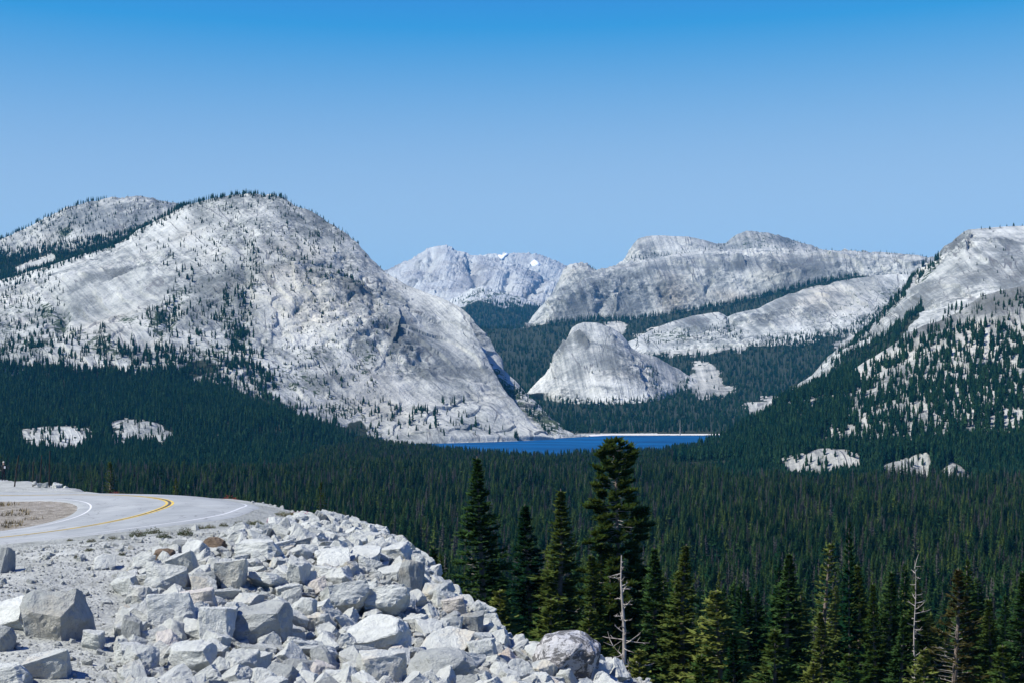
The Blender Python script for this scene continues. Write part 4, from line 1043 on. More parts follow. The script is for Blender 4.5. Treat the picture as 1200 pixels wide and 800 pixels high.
# valley forest
N_ = 132000
px_ = RNG.uniform(-240, 1440, N_); Y_ = np.sqrt(RNG.uniform(118 ** 2, 2230 ** 2, N_)); x_ = (px_ - 600) / F * Y_
d_, s_ = seg_dist(x_, Y_, EDGE); beyond = d_ * s_
dl, _ = seg_dist(x_, Y_, LAKE + LAKE[:1])
okm = (beyond > 26) & ~inpoly(x_, Y_, LAKE) & (dl > 6)
dens = fbm(x_ / 60, Y_ / 60, 0 * x_, 3, 44)
okm &= dens + RNG.random(N_) * 0.7 > 0.07
okm &= ~((Y_ > 1480 + np.clip(px_ - 330, 0, 100) * 7.5) & (px_ < 430)) & ~((px_ > 835) & (Y_ > 1300))
x_, Y_, px_ = x_[okm], Y_[okm], px_[okm]
z_ = ground_z(x_, Y_) - 0.3
hh = RNG.uniform(11, 25, len(x_)) * (0.85 + 0.3 * (fbm(x_ / 150, Y_ / 150, 0 * x_, 2, 71) + 0.5)); ww = hh * RNG.uniform(0.7, 1.7, len(x_))
hh = np.where(Y_ < 430, np.minimum(hh, 15.5 + 3 * np.sin(px_ * 0.09) + RNG.random(len(x_)) * 2.5), hh * (0.85 + 0.5 * np.clip(fbm(x_ / 45, Y_ / 45, 0 * x_, 2, 72) + 0.2, 0, 1)))
hh = np.where(Y_ > 1400, np.minimum(hh * 0.8, 17), hh)
ixs = RNG.choice(6, len(x_), p=[0.24, 0.22, 0.18, 0.2, 0.145, 0.015])
show = hh / Y_ * ((px_ > 0) & (px_ < 1200) & (((HZ + (-(z_ + hh)) * F / Y_) < 800)))
# hidden behind the roadside ground: leave those to the mass
sil = pl([(0,562),(92,577),(300,590),(400,605),(470,640),(512,690),(570,745),(700,790),(745,800),(1200,900)], px_)
show = np.where((HZ - (z_ + hh) * F / Y_) < sil - 12, show, 0)
# the mass of trees in front hides the lower ones; take the largest tops
order = np.argsort(-show); near = order[:262]; rest = order[262:]
FTO = []
LOOK = ['slim dark conifer', 'broad dark conifer', 'slim olive conifer', 'dense green conifer', 'airy olive conifer', 'grey dying conifer']
REG = [(0, 300, 'standing below the far side of the road'), (300, 520, 'in the forest below the rock slope'), (520, 700, 'in the forest behind the twiggy fir and its neighbours'),
       (700, 800, 'in the forest behind the round-topped pine'), (800, 920, 'in the forest above the bushy olive fir'), (920, 1060, 'in the forest behind the thin upswept pine'), (1060, 1400, 'in the forest behind the bronze fir')]
HT = [(566,534,'tall twiggy fir'),(622,590,'second fir from the rocks'),(655,572,'olive fir by the pine'),(727,511,'round-topped pine'),(803,637,'pale-trunked fir'),(503,640,'small fir by the rock edge'),(923,648,'broad dark fir'),(967,636,'thin upswept pine'),(1004,660,'narrow olive fir'),(1072,656,'grey forked snag'),(1118,664,'bronze fir'),(1196,668,'edge fir'),(843,690,'bushy olive fir'),(376,565,'small roadside conifer'),(880,690,'dark fir by the bushy fir'),(765,640,'fir shaded by the pine')]
def where_tree(px, py, h):
    dm, a, b, nm = min((math.hypot(px - a, 0.7 * (py - b)), a, b, nm) for a, b, nm in HT)
    return ('tall, ' if h > 20 else '') + ('just ' if abs(px - a) < 18 else ('far ' if abs(px - a) > 45 else '')) + ('left of' if px < a else 'right of') + (' and above' if py < b - 12 else (' and below' if py > b + 12 else '')) + ' the ' + nm
firsts = {}
for q in near:
    k_ = int(ixs[q]); o = link('forest_conifer', FN[k_], loc=(x_[q], Y_[q], z_[q]), rot=(0, 0, RNG.random() * 6.28), scale=(ww[q], ww[q], hh[q]))
    tag(o, LOOK[k_] + ', ' + where_tree(px_[q], HZ - (z_[q] + hh[q]) * F / Y_[q], hh[q]), 'tree', 'conifers of the near valley forest')
for k_ in range(6):
    if k_ not in firsts:
        q = rest[np.where((ixs[rest] == k_) & (show[rest] > 0))[0][0]]
        o = link('forest_conifer', FT[k_], loc=(x_[q], Y_[q], z_[q]), scale=(ww[q], ww[q], hh[q])); tag(o, LOOK[k_] + ', ' + where_tree(px_[q], HZ - (z_[q] + hh[q]) * F / Y_[q], hh[q]), 'tree', 'conifers of the near valley forest'); firsts[k_] = o
scatter_mass('valley_forest', np.stack([x_, Y_, z_], -1)[rest], hh[rest], ww[rest], ixs[rest], [firsts[i] for i in range(6)])

# trees on the mountains
far_pts, far_h, far_w, far_i = [], [], [], []
def plant(land, px, py, h0, h1, kinds=(0, 1, 2, 3), wmul=1.0, sink=0.8):
    if len(px) == 0: return
    P = land.at(np.asarray(px), np.asarray(py)); h = RNG.uniform(h0, h1, len(P))
    P[:, 2] -= sink
    far_pts.append(P); far_h.append(h); far_w.append(h * RNG.uniform(0.8, 1.35, len(P)) * wmul); far_i.append(RNG.choice(kinds, len(P)))
def zone(land, poly, n, h0, h1, thr=None, sc=30, seed=3, holes=(), **kw):
    p = np.array(poly, float); x0, y0 = p.min(0); x1, y1 = p.max(0)
    X = RNG.uniform(x0, x1, n * 3); Yv = RNG.uniform(y0, y1, n * 3)
    m = inpoly(X, Yv, poly)
    for hl in holes: m &= ~inpoly(X, Yv, hl)
    if thr is not None: m &= fbm(X / sc, Yv / sc, 0 * X, 3, seed) + 0.07 * RNG.standard_normal(len(X)) > thr
    X, Yv = X[m][:n], Yv[m][:n]
    plant(land, X, Yv, h0, h1, **kw)
def along(land, poly, n, spread, h0, h1, **kw):
    p = np.array(poly, float); s = np.r_[0, np.cumsum(np.hypot(*np.diff(p, axis=0).T))]
    q = RNG.uniform(0, s[-1], n); X = np.interp(q, s, p[:, 0]) + RNG.normal(0, spread * 0.7, n); Yv = np.interp(q, s, p[:, 1]) + RNG.normal(0, spread, n)
    plant(land, X, Yv, h0, h1, **kw)
# left dome: the forest at its foot, clumps in gullies, single trees, crest
zone(L1, [(-80,428),(60,434),(140,430),(200,428),(240,440),(270,452),(300,470),(340,484),(380,500),(410,512),(430,528),(400,560),(-80,560)], 15000, 11, 19, holes=LEFT_ROCK)
zone(L1, [(-80,405),(60,412),(140,408),(200,402),(250,415),(290,445),(340,465),(385,480),(425,505),(420,520),(300,470),(240,440),(200,428),(-80,430)], 700, 9, 17, 0.0, 16, 51)
zone(L1, [(-80,350),(60,325),(70,395),(150,420),(-80,430)], 400, 2.5, 5, -0.1, 15, 52, wmul=1.5); zone(L1, [(215,240),(300,228),(400,275),(440,340),(330,345),(250,420),(180,400),(240,330)], 600, 2.5, 4.5, -0.05, 15, 53, wmul=1.5); zone(L1, [(330,345),(450,350),(440,470),(380,480),(330,440)], 260, 2.5, 4.5, 0.0, 15, 54, wmul=1.5)
zone(L1, [(20,508),(108,505),(105,529),(20,529)], 75, 7, 13, 0.0, 9, 71); zone(L1, [(128,505),(200,505),(200,528),(128,528)], 60, 7, 13, 0.0, 9, 72)
zone(L1, [(100,418),(200,410),(300,425),(330,450),(330,470),(270,452),(200,428),(100,432)], 520, 9, 16, 0.0, 25, 5)
zone(L1, [(-80,330),(60,315),(50,350),(70,395),(20,440),(-80,440)], 330, 7, 13, 0.0, 18, 6)
zone(L1, [(30,400),(150,392),(170,420),(40,432)], 220, 7, 13, 0.05, 14, 7)
zone(L1, [(172,378),(205,355),(215,372),(195,400),(178,398)], 60, 8, 15)
zone(L1, [(205,320),(232,320),(215,352),(200,380),(185,378)], 40, 8, 15)
zone(L1, [(262,340),(290,345),(288,378),(280,412),(262,400)], 75, 9, 16, -0.05, 12, 8)
zone(L1, [(265,385),(290,380),(298,425),(330,440),(300,450),(268,420)], 140, 10, 17)
zone(L1, [(215,240),(300,228),(340,240),(400,272),(430,300),(430,345),(380,350),(320,320),(260,330),(215,300)], 260, 5, 11, 0.06, 14, 9)
zone(L1, [(345,280),(372,270),(378,300),(350,302)], 32, 7, 12); zone(L1, [(362,322),(392,325),(392,332),(362,332)], 16, 6, 10)
along(L1, [(270,245),(285,270),(300,290),(300,330),(285,350)], 60, 5, 6, 12)
zone(L1, [(330,300),(450,345),(440,430),(330,440),(320,350)], 90, 4, 8, 0.05, 16, 10)
zone(L1, [(370,440),(470,470),(440,516),(400,512),(360,490)], 120, 7, 13, -0.02, 14, 11)
zone(L1, [(440,470),(560,480),(600,512),(440,517)], 90, 6, 12, 0.0, 12, 12)
along(L1, [(478,497),(486,482),(512,478)], 14, 3, 11, 17); along(L1, [(520,468),(533,470),(543,472)], 4, 2, 12, 17)
plant(L1, [605, 603, 607, 520, 534, 545, 510, 540, 557, 573], [515, 515, 516, 466, 470, 468, 499, 500, 502, 512], 13, 17, wmul=1.3)
along(L1, [(215,242),(250,233.5),(300,228.5),(335,236)], 170, 1.6, 7, 13); along(L1, [(335,236),(370,253),(400,270),(420,286)], 40, 2.0, 5, 9)
zone(L1, [(215,245),(300,230),(345,243),(420,290),(430,345),(330,350),(250,400),(200,400),(215,330),(150,290)], 560, 4, 12, 0.06, 13, 62)
zone(L1, [(-80,345),(60,318),(78,345),(90,400),(140,420),(-80,432)], 380, 6, 12, -0.08, 12, 63); zone(L1, [(160,385),(260,350),(300,380),(320,440),(240,435),(170,425)], 300, 7, 14, 0.0, 12, 64); zone(L1, [(330,345),(450,350),(470,400),(420,480),(340,470),(310,400)], 240, 5, 10, 0.02, 12, 65)
along(L1, [(0,331),(60,312),(130,290),(165,269),(200,252),(215,243)], 420, 2.2, 8, 14)
along(L1, [(440,306),(455,322),(478,342)], 8, 1, 4, 8)
zone(L1, [(-300,430),(-80,430),(-80,560),(-300,560)], 5500, 11, 19); zone(L3, [(-300,310),(-80,292),(-80,350),(-300,385)], 900, 10, 17); zone(L1, [(-300,390),(-80,350),(-80,430),(-300,430)], 350, 7, 13, 0.0, 18, 81)
zone(L10, [(1260,508),(1500,505),(1500,572),(1260,572)], 2000, 11, 18, kinds=(0, 1, 2)); zone(L10, [(1260,345),(1500,350),(1500,508),(1260,508)], 1300, 8, 17, -0.06, 8, 82, kinds=(0, 1, 2))
# back ridge
zone(L3, [(-80,292),(0,290),(40,287),(90,284),(140,272),(180,258),(212,242),(230,247),(200,268),(130,300),(60,322),(-80,350)], 3200, 10, 17, holes=[[(16,311),(60,297),(64,304),(20,318)]])
zone(L3, [(0,285),(60,255),(120,238),(130,250),(60,285),(0,292)], 190, 7, 12, -0.05, 14, 21)
zone(L3, [(-80,290),(60,254),(130,233),(205,238),(180,258),(140,272),(40,287),(-80,292)], 420, 6, 11, -0.1, 14, 61)
along(L3, [(0,284),(60,253),(100,238),(130,232)], 90, 1.0, 8, 14); along(L3, [(150,230),(205,238)], 8, 0.5, 4, 7)
zone(L3, [(68,262),(82,262),(82,278),(68,278)], 24, 7, 11)
# flank of the dome
zone(L2, [(552,416),(566,420),(585,448),(606,460),(606,474),(590,464),(565,440)], 130, 5, 9, wmul=1.4); zone(L2, [(600,450),(640,482),(665,505),(640,512),(610,480)], 150, 7, 14, -0.05, 12, 13)
# wooded slope beyond the lake
zone(L4, [(540,512),(540,384),(640,380),(740,372),(850,358),(960,331),(1080,322),(1200,330),(1200,505),(845,506.3),(700,506.8)], 17500, 11, 19, holes=ROCKS_H)
zone(L4, [(742,386),(870,378),(872,410),(745,414)], 90, 9, 15); zone(L4, [(806,426),(850,428),(860,462),(812,464)], 16, 9, 14)
zone(L4, [(872,476),(930,458),(922,476),(880,490)], 20, 8, 13); along(L4, [(640,381),(690,375),(740,375),(800,365),(850,359),(900,347),(960,332),(1010,324)], 520, 2.2, 14, 24)
# middle dome, shoulder
plant(L6, [700, 703, 694, 690, 668], [430, 436, 438, 470, 472], 6, 10); along(L6, [(758,432),(765,442),(772,455)], 26, 4, 9, 15); along(L6, [(640,474),(700,478),(760,474)], 60, 3, 10, 16)
zone(L5, [(745,392),(850,380),(880,390),(870,404),(745,410)], 130, 8, 14, -0.05, 14, 14); zone(L5, [(930,340),(1067,324),(1050,360),(960,372),(930,362)], 60, 4, 8, 0.0, 14, 15)
along(L5, [(890,404),(950,402),(1000,388),(1048,360)], 200, 4, 10, 17); along(L5, [(850,372),(855,392)], 24, 2, 9, 15)
along(L5, [(910,350),(940,338),(1000,326),(1020,323)], 60, 1, 7, 12)
# big dome and its rear knobs
along(L8, [(740,305),(760,302),(800,296),(840,290),(850,288)], 120, 2.2, 9, 15); zone(L8, [(850,290),(875,273),(920,280),(960,292),(900,294)], 80, 6, 10, 0, 12, 16)
along(L8, [(905,276),(955,290)], 20, 0.7, 6, 10); along(L7, [(950,293),(1080,300),(1100,303)], 60, 1.0, 6, 12); along(L7, [(900,298),(950,296)], 24, 2, 7, 11); along(L7, [(692,314),(698,317)], 8, 1, 8, 13)
zone(L7, [(1000,298),(1090,304),(1090,322),(1010,320)], 50, 5, 9, 0, 12, 18)
# far spur
zone(LA2, [(520,395),(545,362),(565,356),(600,353),(640,360),(675,388),(675,398)], 1800, 14, 24); zone(LA2, [(530,352),(566,337),(600,348),(600,358),(545,362)], 120, 12, 18)
# right ridge
along(L9, [(985,414),(1017,390),(1047,356),(1077,323),(1103,300)], 330, 3.0, 10, 16)
zone(L9, [(935,470),(985,425),(1030,398),(1060,372),(1078,352),(1084,366),(1050,408),(1000,450)], 900, 11, 19)
zone(L9, [(925,478),(975,418),(1000,398),(1012,404),(985,440),(950,478)], 170, 9, 16, -0.05, 9, 83)
plant(L9, [1180, 1188, 1198, 1160, 1172, 1120, 1130, 1150, 1145], [264.5, 264.3, 264, 268, 266, 282, 275, 268, 312], 6, 9, wmul=1.3)
along(L9, [(1112,372),(1120,366),(1130,360)], 16, 3, 10, 15)
zone(L9, [(1130,290),(1200,275),(1200,330),(1140,340)], 12, 5, 8)
# nearer right slope: dense on its lower left, scattered on pale rock above
OUT_G = [[(a, b + (0 if b < 545 else 6)) for a, b in p] for p in OUT_R]
zone(L10, [(790,536),(840,518),(870,498),(900,480),(967,448),(1000,436),(1010,455),(980,490),(950,520),(1000,522),(1080,520),(1150,516),(1260,508),(1260,572),(790,572)], 8200, 11, 18, holes=OUT_G, kinds=(0, 1, 2))
zone(L10, [(960,500),(1000,440),(1060,397),(1100,385),(1260,380),(1260,512),(1100,520),(970,522)], 3000, 7, 17, -0.06, 8, 19, kinds=(0, 1, 2))
zone(L10, [(1080,385),(1150,350),(1260,330),(1260,385),(1100,390)], 160, 5, 11, 0, 14, 20)
zone(L10, OUT_R[0], 60, 7, 14, -0.02, 10, 73, kinds=(0, 1, 2)); zone(L10, OUT_R[1], 10, 7, 11); zone(L10, OUT_R[2], 9, 7, 11)

FP = np.concatenate(far_pts); FH = np.concatenate(far_h); FW = np.concatenate(far_w); FI = np.concatenate(far_i)
mt = []
for k_ in range(4):
    # a source tree of each shape stands as an object of its own
    q = [np.argmin(np.abs(FP[:, 0] - tx) + np.abs(FP[:, 1] - ty)) for tx, ty in ((10, 2405), (-110, 2520), (-93, 2500), (-80, 2510))][k_]
    o = link('mountain_conifer', FD[k_], loc=FP[q], scale=(FW[q] * 1.2, FW[q] * 1.2, FH[q])); FH[q] = 0.01; FW[q] = 0.01
    tag(o, ['clump tree on the lake shore at the foot of the pale dome', 'lone conifer on the bare slab above the lake', 'small conifer beside the lone tree on the bare slab', 'wide crowned conifer on the bare slab above the lake'][k_], 'tree', 'conifers on the dome above the lake')
    mt.append(o)
kp = FH > 0.1
scatter_mass('mountain_forest', FP[kp], FH[kp], FW[kp], FI[kp], mt)

# white snag on the far shore
dead_tree('dead_tree', 'bare white snag on the far lake shore', 797, 491, 2560, -99.0, 0.9, 21, 14, 7.0)

# snow patches on the far plateau
M_snow = simple('old_snow', (0.86, 0.87, 0.90), 0.8, 0.03, 0.01)
for nm, lab, pts in (('snow_patch', 'larger slanting snow patch on the far plateau', [(584,300.5),(588,298),(593,298),(596,299),(592,301),(590,303.5),(586,304)]), ('snow_patch', 'small snow patch below the far plateau rim', [(621,307),(626,305.5),(631,307),(634,309.5),(632,311),(625,310)])):
    P = np.array([LA0.at(np.array([a]), np.array([b]))[0] for a, b in pts]); c = P.mean(0); nn = np.array([0, -9.0, 5.0])
    ring = P + nn; VV = np.concatenate([[c + nn * 1.25], ring, P - nn]); n = len(P)
    FF = [(0, 1 + i, 1 + (i + 1) % n) for i in range(n)]; FS = [(1 + i, 1 + n + i, 1 + n + (i + 1) % n, 1 + (i + 1) % n) for i in range(n)]
    tag(link(nm, mesh_np(nm, VV, [np.array(FF), np.array(FS)], [M_snow])), lab, 'snow', 'snow patches on the far peak')

# ------------------------------------------------------------------ boulders
def rock_mesh(seed, kind='block', name='boulder', cuts=3, amp=0.06):
    rd = random.Random(seed); bm = bmesh.new()
    if kind == 'round':
        for i in range(30):
            v = Vector((rd.gauss(0, 1), rd.gauss(0, 1), rd.gauss(0, 1))).normalized()
            m = (abs(v.x) ** 2.8 + abs(v.y) ** 2.8 + abs(v.z) ** 2.8) ** (1 / 2.8); bm.verts.new(v / m * rd.uniform(0.42, 0.5))
        r = bmesh.ops.convex_hull(bm, input=bm.verts)
        bmesh.ops.delete(bm, geom=list({g for g in r['geom_interior'] + r['geom_unused'] if isinstance(g, bmesh.types.BMVert)}), context='VERTS')
    else:
        bmesh.ops.create_cube(bm, size=1.0)
        for v in bm.verts: v.co = Vector((v.co.x * rd.uniform(.75, 1.1) + v.co.z * rd.uniform(-.15, .15), v.co.y * rd.uniform(.75, 1.1), v.co.z * rd.uniform(.8, 1.1) + v.co.x * rd.uniform(-.2, .2)))
        for i in range(rd.randint(7, 11)):                 # joint planes split off corners and edges
            d = Vector((rd.gauss(0, 1), rd.gauss(0, 1), rd.gauss(0, 0.75))).normalized(); off = rd.uniform(0.29, 0.47) * (abs(d.x) + abs(d.y) + abs(d.z)) ** 0.6
            g = bmesh.ops.bisect_plane(bm, geom=list(bm.verts) + list(bm.edges) + list(bm.faces), plane_co=d * off, plane_no=d, clear_outer=True)
            ed = [e for e in g['geom_cut'] if isinstance(e, bmesh.types.BMEdge)]
            if len(ed) > 2: bmesh.ops.contextual_create(bm, geom=ed)
        bmesh.ops.triangulate(bm, faces=bm.faces)
    bmesh.ops.dissolve_limit(bm, angle_limit=0.22, verts=bm.verts, edges=bm.edges)
    bmesh.ops.bevel(bm, geom=list(bm.edges), offset=0.022 if kind != 'round' else 0.05, segments=1, affect='EDGES', clamp_overlap=True)
    bmesh.ops.triangulate(bm, faces=bm.faces)
    for c in range(cuts):
        lim = (0.34, 0.18, 0.11)[c]
        es = [e for e in bm.edges if e.calc_length() > lim]
        if es: bmesh.ops.subdivide_edges(bm, edges=es, cuts=1, use_grid_fill=False)
        bmesh.ops.triangulate(bm, faces=bm.faces)
    bm.normal_update()
    P = np.array([v.co[:] for v in bm.verts]); s = seed * 3.7
    d = amp * 1.2 * fbm(P[:, 0] * 2.6 + s, P[:, 1] * 2.6, P[:, 2] * 2.6, 3, seed) + amp * 0.5 * pnoise(P[:, 0] * 11 + s, P[:, 1] * 11, P[:, 2] * 11, seed)
    for v, q in zip(bm.verts, d): v.co += v.normal * float(q)
    me = bpy.data.meshes.new(name); bm.to_mesh(me); bm.free()
    b = np.array([v.co[:] for v in me.vertices]); lo, hi = b.min(0), b.max(0)
    co = ((b - (lo + hi) / 2) / (hi - lo)).astype(np.float32); me.vertices.foreach_set('co', co.ravel()); me.update()
    return me
RB = [rock_mesh(300 + i, 'block') for i in range(16)]; RS = [rock_mesh(340 + i, 'slab') for i in range(8)]; RR = [rock_mesh(360 + i, 'round') for i in range(4)]
def with_mat(me, m):
    c = me.copy(); c.materials.clear(); c.materials.append(m); return c
MATS = {'pale': M_rock, 'grey': M_rock_grey, 'brown': M_rock_brown, 'lichen': M_rock_lichen, 'tan': M_rock_tan}
RM = {(kd, i, mt_): with_mat(me, mm) for kd, lst in (('b', RB), ('s', RS), ('r', RR)) for i, me in enumerate(lst) for mt_, mm in MATS.items() if mt_ in ('pale', 'grey') or i < 4}

YS = np.linspace(27, 150, 900)
def hit_fill(px, py):
    """where the sight line through a photograph point meets the roadside ground"""
    x = (px - 600) / F * YS; zr = (HZ - py) / F * YS; zt = fill_z(x, YS, False)
    i = np.where(zt >= zr)[0]
    if len(i) == 0: return None
    return x[i[0]], YS[i[0]]
rocks = []      # x, y, size, for keeping others away
# column range, row range, mesh kind, material, what singles it out
TB = [
 ((-14,13,646,682),'b','grey','dark sided boulder on the gravel at the picture edge, under the road'),
 ((-18,41,699,742),'s','pale','pale flat-topped slab boulder with a deep shadow beneath, left of the rough grey block'),
 ((28,96,690,766),'b','grey','big rough grey block, largest near the gravel, right of the flat-topped slab'),
 ((28,84,762,806),'b','pale','blue-grey block in front of the big rough grey block'),
 ((-14,17,736,772),'r','grey','rounded grey boulder beneath the flat-topped slab'),
 ((-25,32,772,815),'s','pale','tilted slab in the bottom corner below the rounded grey boulder'),
 ((94,120,744,772),'b','pale','small square block touching the right of the rough grey block'),
 ((169,219,667,704),'b','pale','big pale block with a shadowed right corner below the brown boulder'),
 ((198,233,642,680),'b','pale','upright pale block with grey side just right of the brown boulder'),
 ((175,203,647,666),'r','brown','rusty brown boulder among pale ones near the gravel'),
 ((200,226,632,647),'r','grey','small grey boulder just above the brown boulder'),
 ((237,264,637,654),'b','brown','dark brown wedge of rock under the slabs near the shoulder'),
 ((147,174,689,717),'b','pale','white-topped wedge boulder left of the stacked blocks'),
 ((107,134,650,670),'s','pale','flat white boulder alone on the gravel'),
 ((253,292,654,706),'b','pale','tall block with a dark shaded face to the right'),
 ((222,252,676,702),'b','grey','dark faced block between two pale blocks'),
 ((204,252,694,734),'b','tan','tan-stained broken block below the dark faced block'),
 ((168,231,704,758),'b','pale','broad grey-veined block left of the tan-stained block'),
 ((228,274,716,772),'b','pale','bright white block leaning against the overhanging block'),
 ((256,337,712,769),'b','grey','large overhanging block with a shaded underside, middle of the slope'),
 ((268,304,696,718),'s','pale','pale flat stone on top behind the overhanging block'),
 ((279,332,627,668),'s','pale','broad white slab with a dark lip near the road shoulder'),
 ((334,364,635,654),'b','grey','small dark-fronted block right of the broad white slab'),
 ((139,184,764,799),'r','pale','smooth white boulder at the slope foot, right of the blue-grey block'),
 ((141,166,724,768),'b','grey','narrow upright stone between gravel and the broad veined block'),
 ((260,302,764,806),'b','pale','pale block directly below the overhanging block'),
 ((298,352,780,812),'b','grey','grey block at the foot of the slope below the overhanging block'),
 ((330,377,746,778),'s','pale','thin white slab tilted downhill right of the overhanging block'),
 ((404,448,637,665),'s','pale','long slab with a dark undercut front near the skyline'),
 ((444,481,633,668),'s','pale','white skyline slab just right of the undercut slab'),
 ((467,496,654,702),'b','grey','upright block on the skyline, dark on one face and speckled on the other'),
 ((418,454,616,634),'s','pale','flat pale slab on the skyline above the undercut slab'),
 ((368,411,644,674),'s','pale','pale wedge slab below the skyline slabs'),
 ((440,471,659,682),'s','pale','small tilted slab under the undercut slab'),
 ((374,430,674,730),'s','pale','huge smooth white slab with a dark arch beneath its lower edge'),
 ((420,480,680,732),'s','pale','long smooth white slab sloping down beside the arched slab'),
 ((404,477,730,774),'b','pale','wide pale boulder below the dark arch'),
 ((518,546,701,726),'b','tan','pinkish skyline block standing clear at the rim'),
 ((538,567,718,752),'b','grey','angular skyline block beside the tall fir, below the pinkish one'),
 ((494,552,743,778),'s','pale','broad pale slab near the lower rim'),
 ((474,558,764,812),'r','grey','very large rounded grey boulder at the bottom of the slope'),
 ((416,478,760,812),'b','pale','big square pale block left of the very large rounded boulder'),
 ((494,522,682,704),'b','pale','small skyline block just below the upright two-toned one'),
 ((512,542,724,750),'b','pale','pale block tucked behind the angular skyline block'),
 ((618,706,745,810),'r','lichen','large lichen-speckled boulder with a flat dark side at the rim'),
 ((752,800,785,815),'r','lichen','smaller lichen-speckled boulder lying right of the large speckled one'),
 ((574,604,756,776),'b','pale','white stone between the rim slabs and the large speckled boulder'),
 ((590,628,776,806),'b','pale','pale stone at the left foot of the large speckled boulder'),
 ((376,420,772,806),'s','pale','pale slab at the slope foot left of the big square block'),
 ((196,252,758,800),'b','pale','crumbly pale block right of the smooth white boulder'),
 ((338,372,700,740),'b','pale','pale block against the huge smooth slab'),
 ((330,362,660,700),'b','pale','pale block above the huge smooth slab, near the wedge slab'),
 ((292,330,672,702),'s','pale','low slab right of the tall dark-faced block'),
 ((548,584,752,790),'b','pale','pale rim block left of the white stone'),
 ((378,408,620,640),'s','pale','low pale slab on the skyline behind the wedge slab'),
]
SHORT = ['dark sided edge boulder', 'pale flat-topped slab', 'rough grey block', 'blue-grey block', 'rounded grey boulder', 'tilted corner slab', 'small square block', 'big pale block', 'upright pale block', 'rusty brown boulder', 'small grey boulder', 'dark brown wedge', 'white-topped wedge boulder', 'flat white boulder', 'tall dark-faced block', 'dark faced block', 'tan-stained broken block', 'broad veined block', 'bright white block', 'large overhanging block', 'pale flat stone', 'broad white slab', 'small dark-fronted block', 'smooth white boulder', 'narrow upright stone', 'pale block under the overhang', 'grey slope-foot block', 'thin tilted white slab', 'undercut skyline slab', 'white skyline slab', 'two-toned upright block', 'flat skyline slab', 'pale wedge slab', 'small tilted slab', 'huge smooth slab', 'long smooth slab', 'wide pale boulder', 'pinkish skyline block', 'angular skyline block', 'broad rim slab', 'very large rounded boulder', 'big square block', 'small skyline block', 'tucked-in pale block', 'large speckled boulder', 'smaller speckled boulder', 'white rim stone', "speckled boulder's left stone", 'slope-foot slab', 'crumbly pale block', 'pale block by the huge slab', 'pale block above the huge slab', 'low slab by the tall block', 'pale rim block', 'low skyline slab']
assert len(SHORT) == len(TB)
tb_at = []
def put_rock(x, y, sx, sy, sz, kd, mt_, seed, sink=0.36, rot=None, tilt=0.14):
    rd = random.Random(seed); n = {'b': 16, 's': 8, 'r': 4}[kd]; i = rd.randrange(n)
    if mt_ not in ('pale', 'grey'): i = rd.randrange(min(4, n))
    z = float(fill_z(np.array([x]), np.array([y]), True)[0])
    o = link('boulder', RM[(kd, i, mt_)], loc=(x, y, z + sz * (0.5 - sink)), rot=(rd.gauss(0.42 if kd == 's' else 0.26, tilt), rd.gauss(-0.06, tilt), rd.uniform(-0.35, 0.35) + (pi if rd.random() < .5 else 0) if rot is None else rot), scale=(sx, sy, sz))
    rocks.append((x, y, 0.5 * (sx + sy)))
    return o
for q, ((x0, x1, y0, y1), kd, mt_, lab) in enumerate(TB):
    h = hit_fill(0.5 * (x0 + x1), y1 - 0.22 * (y1 - y0))
    if h is None: h = (((x0 + x1) / 2 - 600) / F * 45, 45.0)
    X, Yb = h; m = Yb / F; w = (x1 - x0) * m * 1.0; hz = (y1 - y0) * m
    sy = 0.85 * w if kd != 's' else 1.0 * w
    sz = hz * (1.05 if kd != 's' else 0.75)
    o = put_rock(X, Yb + sy * 0.28, w, sy, sz, kd, mt_, 900 + q, 0.24 if mt_ != 'brown' else 0.0)
    tag(o, lab, 'boulder', 'broken granite boulders of the road embankment'); tb_at.append((0.5 * (x0 + x1), 0.5 * (y0 + y1)))
# the rest of the slope
ROCKY = [(100,800),(140,752),(150,705),(140,668),(176,640),(205,628),(240,622),(290,612),(335,604),(380,598),(420,606),(480,640),(520,690),(575,742),(640,760),(760,800),(760,830),(100,830)]
rp = np.array([hit_fill(a, min(b, 800)) or (0, 45) for a, b in ROCKY])
cand = []
S0 = np.sort(np.clip(RNG.pareto(1.2, 14000) * 0.14 + 0.14, 0.14, 0.7))[::-1]
grid = {}
def clear(x, y, s, kf):
    gx, gy = int(x // 1.5), int(y // 1.5)
    for a in range(gx - 1, gx + 2):
        for b in range(gy - 1, gy + 2):
            for (u, v, w) in grid.get((a, b), ()):
                if (u - x) ** 2 + (v - y) ** 2 < (kf * (s + w)) ** 2: return False
    return True
for (a, b, s) in rocks: grid.setdefault((int(a // 1.5), int(b // 1.5)), []).append((a, b, s))
RXY = RNG.uniform((-16, 29), (6, 74), (14000, 2)); pxr = 600 + RXY[:, 0] / RXY[:, 1] * F
de, se = seg_dist(RXY[:, 0], RXY[:, 1], EDGE); be = de * se
zr = fill_z(RXY[:, 0], RXY[:, 1], False); pyr = HZ - zr * F / RXY[:, 1]
LIMB = [(0,900),(139,900),(140,670),(176,645),(205,638),(240,634),(290,628),(335,616),(375,606),(410,592),(1200,400)]
lim = pl([(60,815),(100,800),(140,752),(150,705),(140,668),(176,640),(205,628),(240,622),(290,612),(335,604),(380,597),(420,590)], pxr)
inr = (((pyr > pl([(0,900),(139,900),(140,670),(176,645),(205,638),(240,634),(290,628),(335,616),(375,606),(410,592),(1200,400)], pxr)) & (pxr > pl([(668,140),(705,150),(752,140),(800,100)], pyr))) | ((be > 0) & (pxr > 385))) & (be < np.where(pxr > 590, 1.0, np.where(pxr > 430, 1.6, 3))) & (pxr < 722)
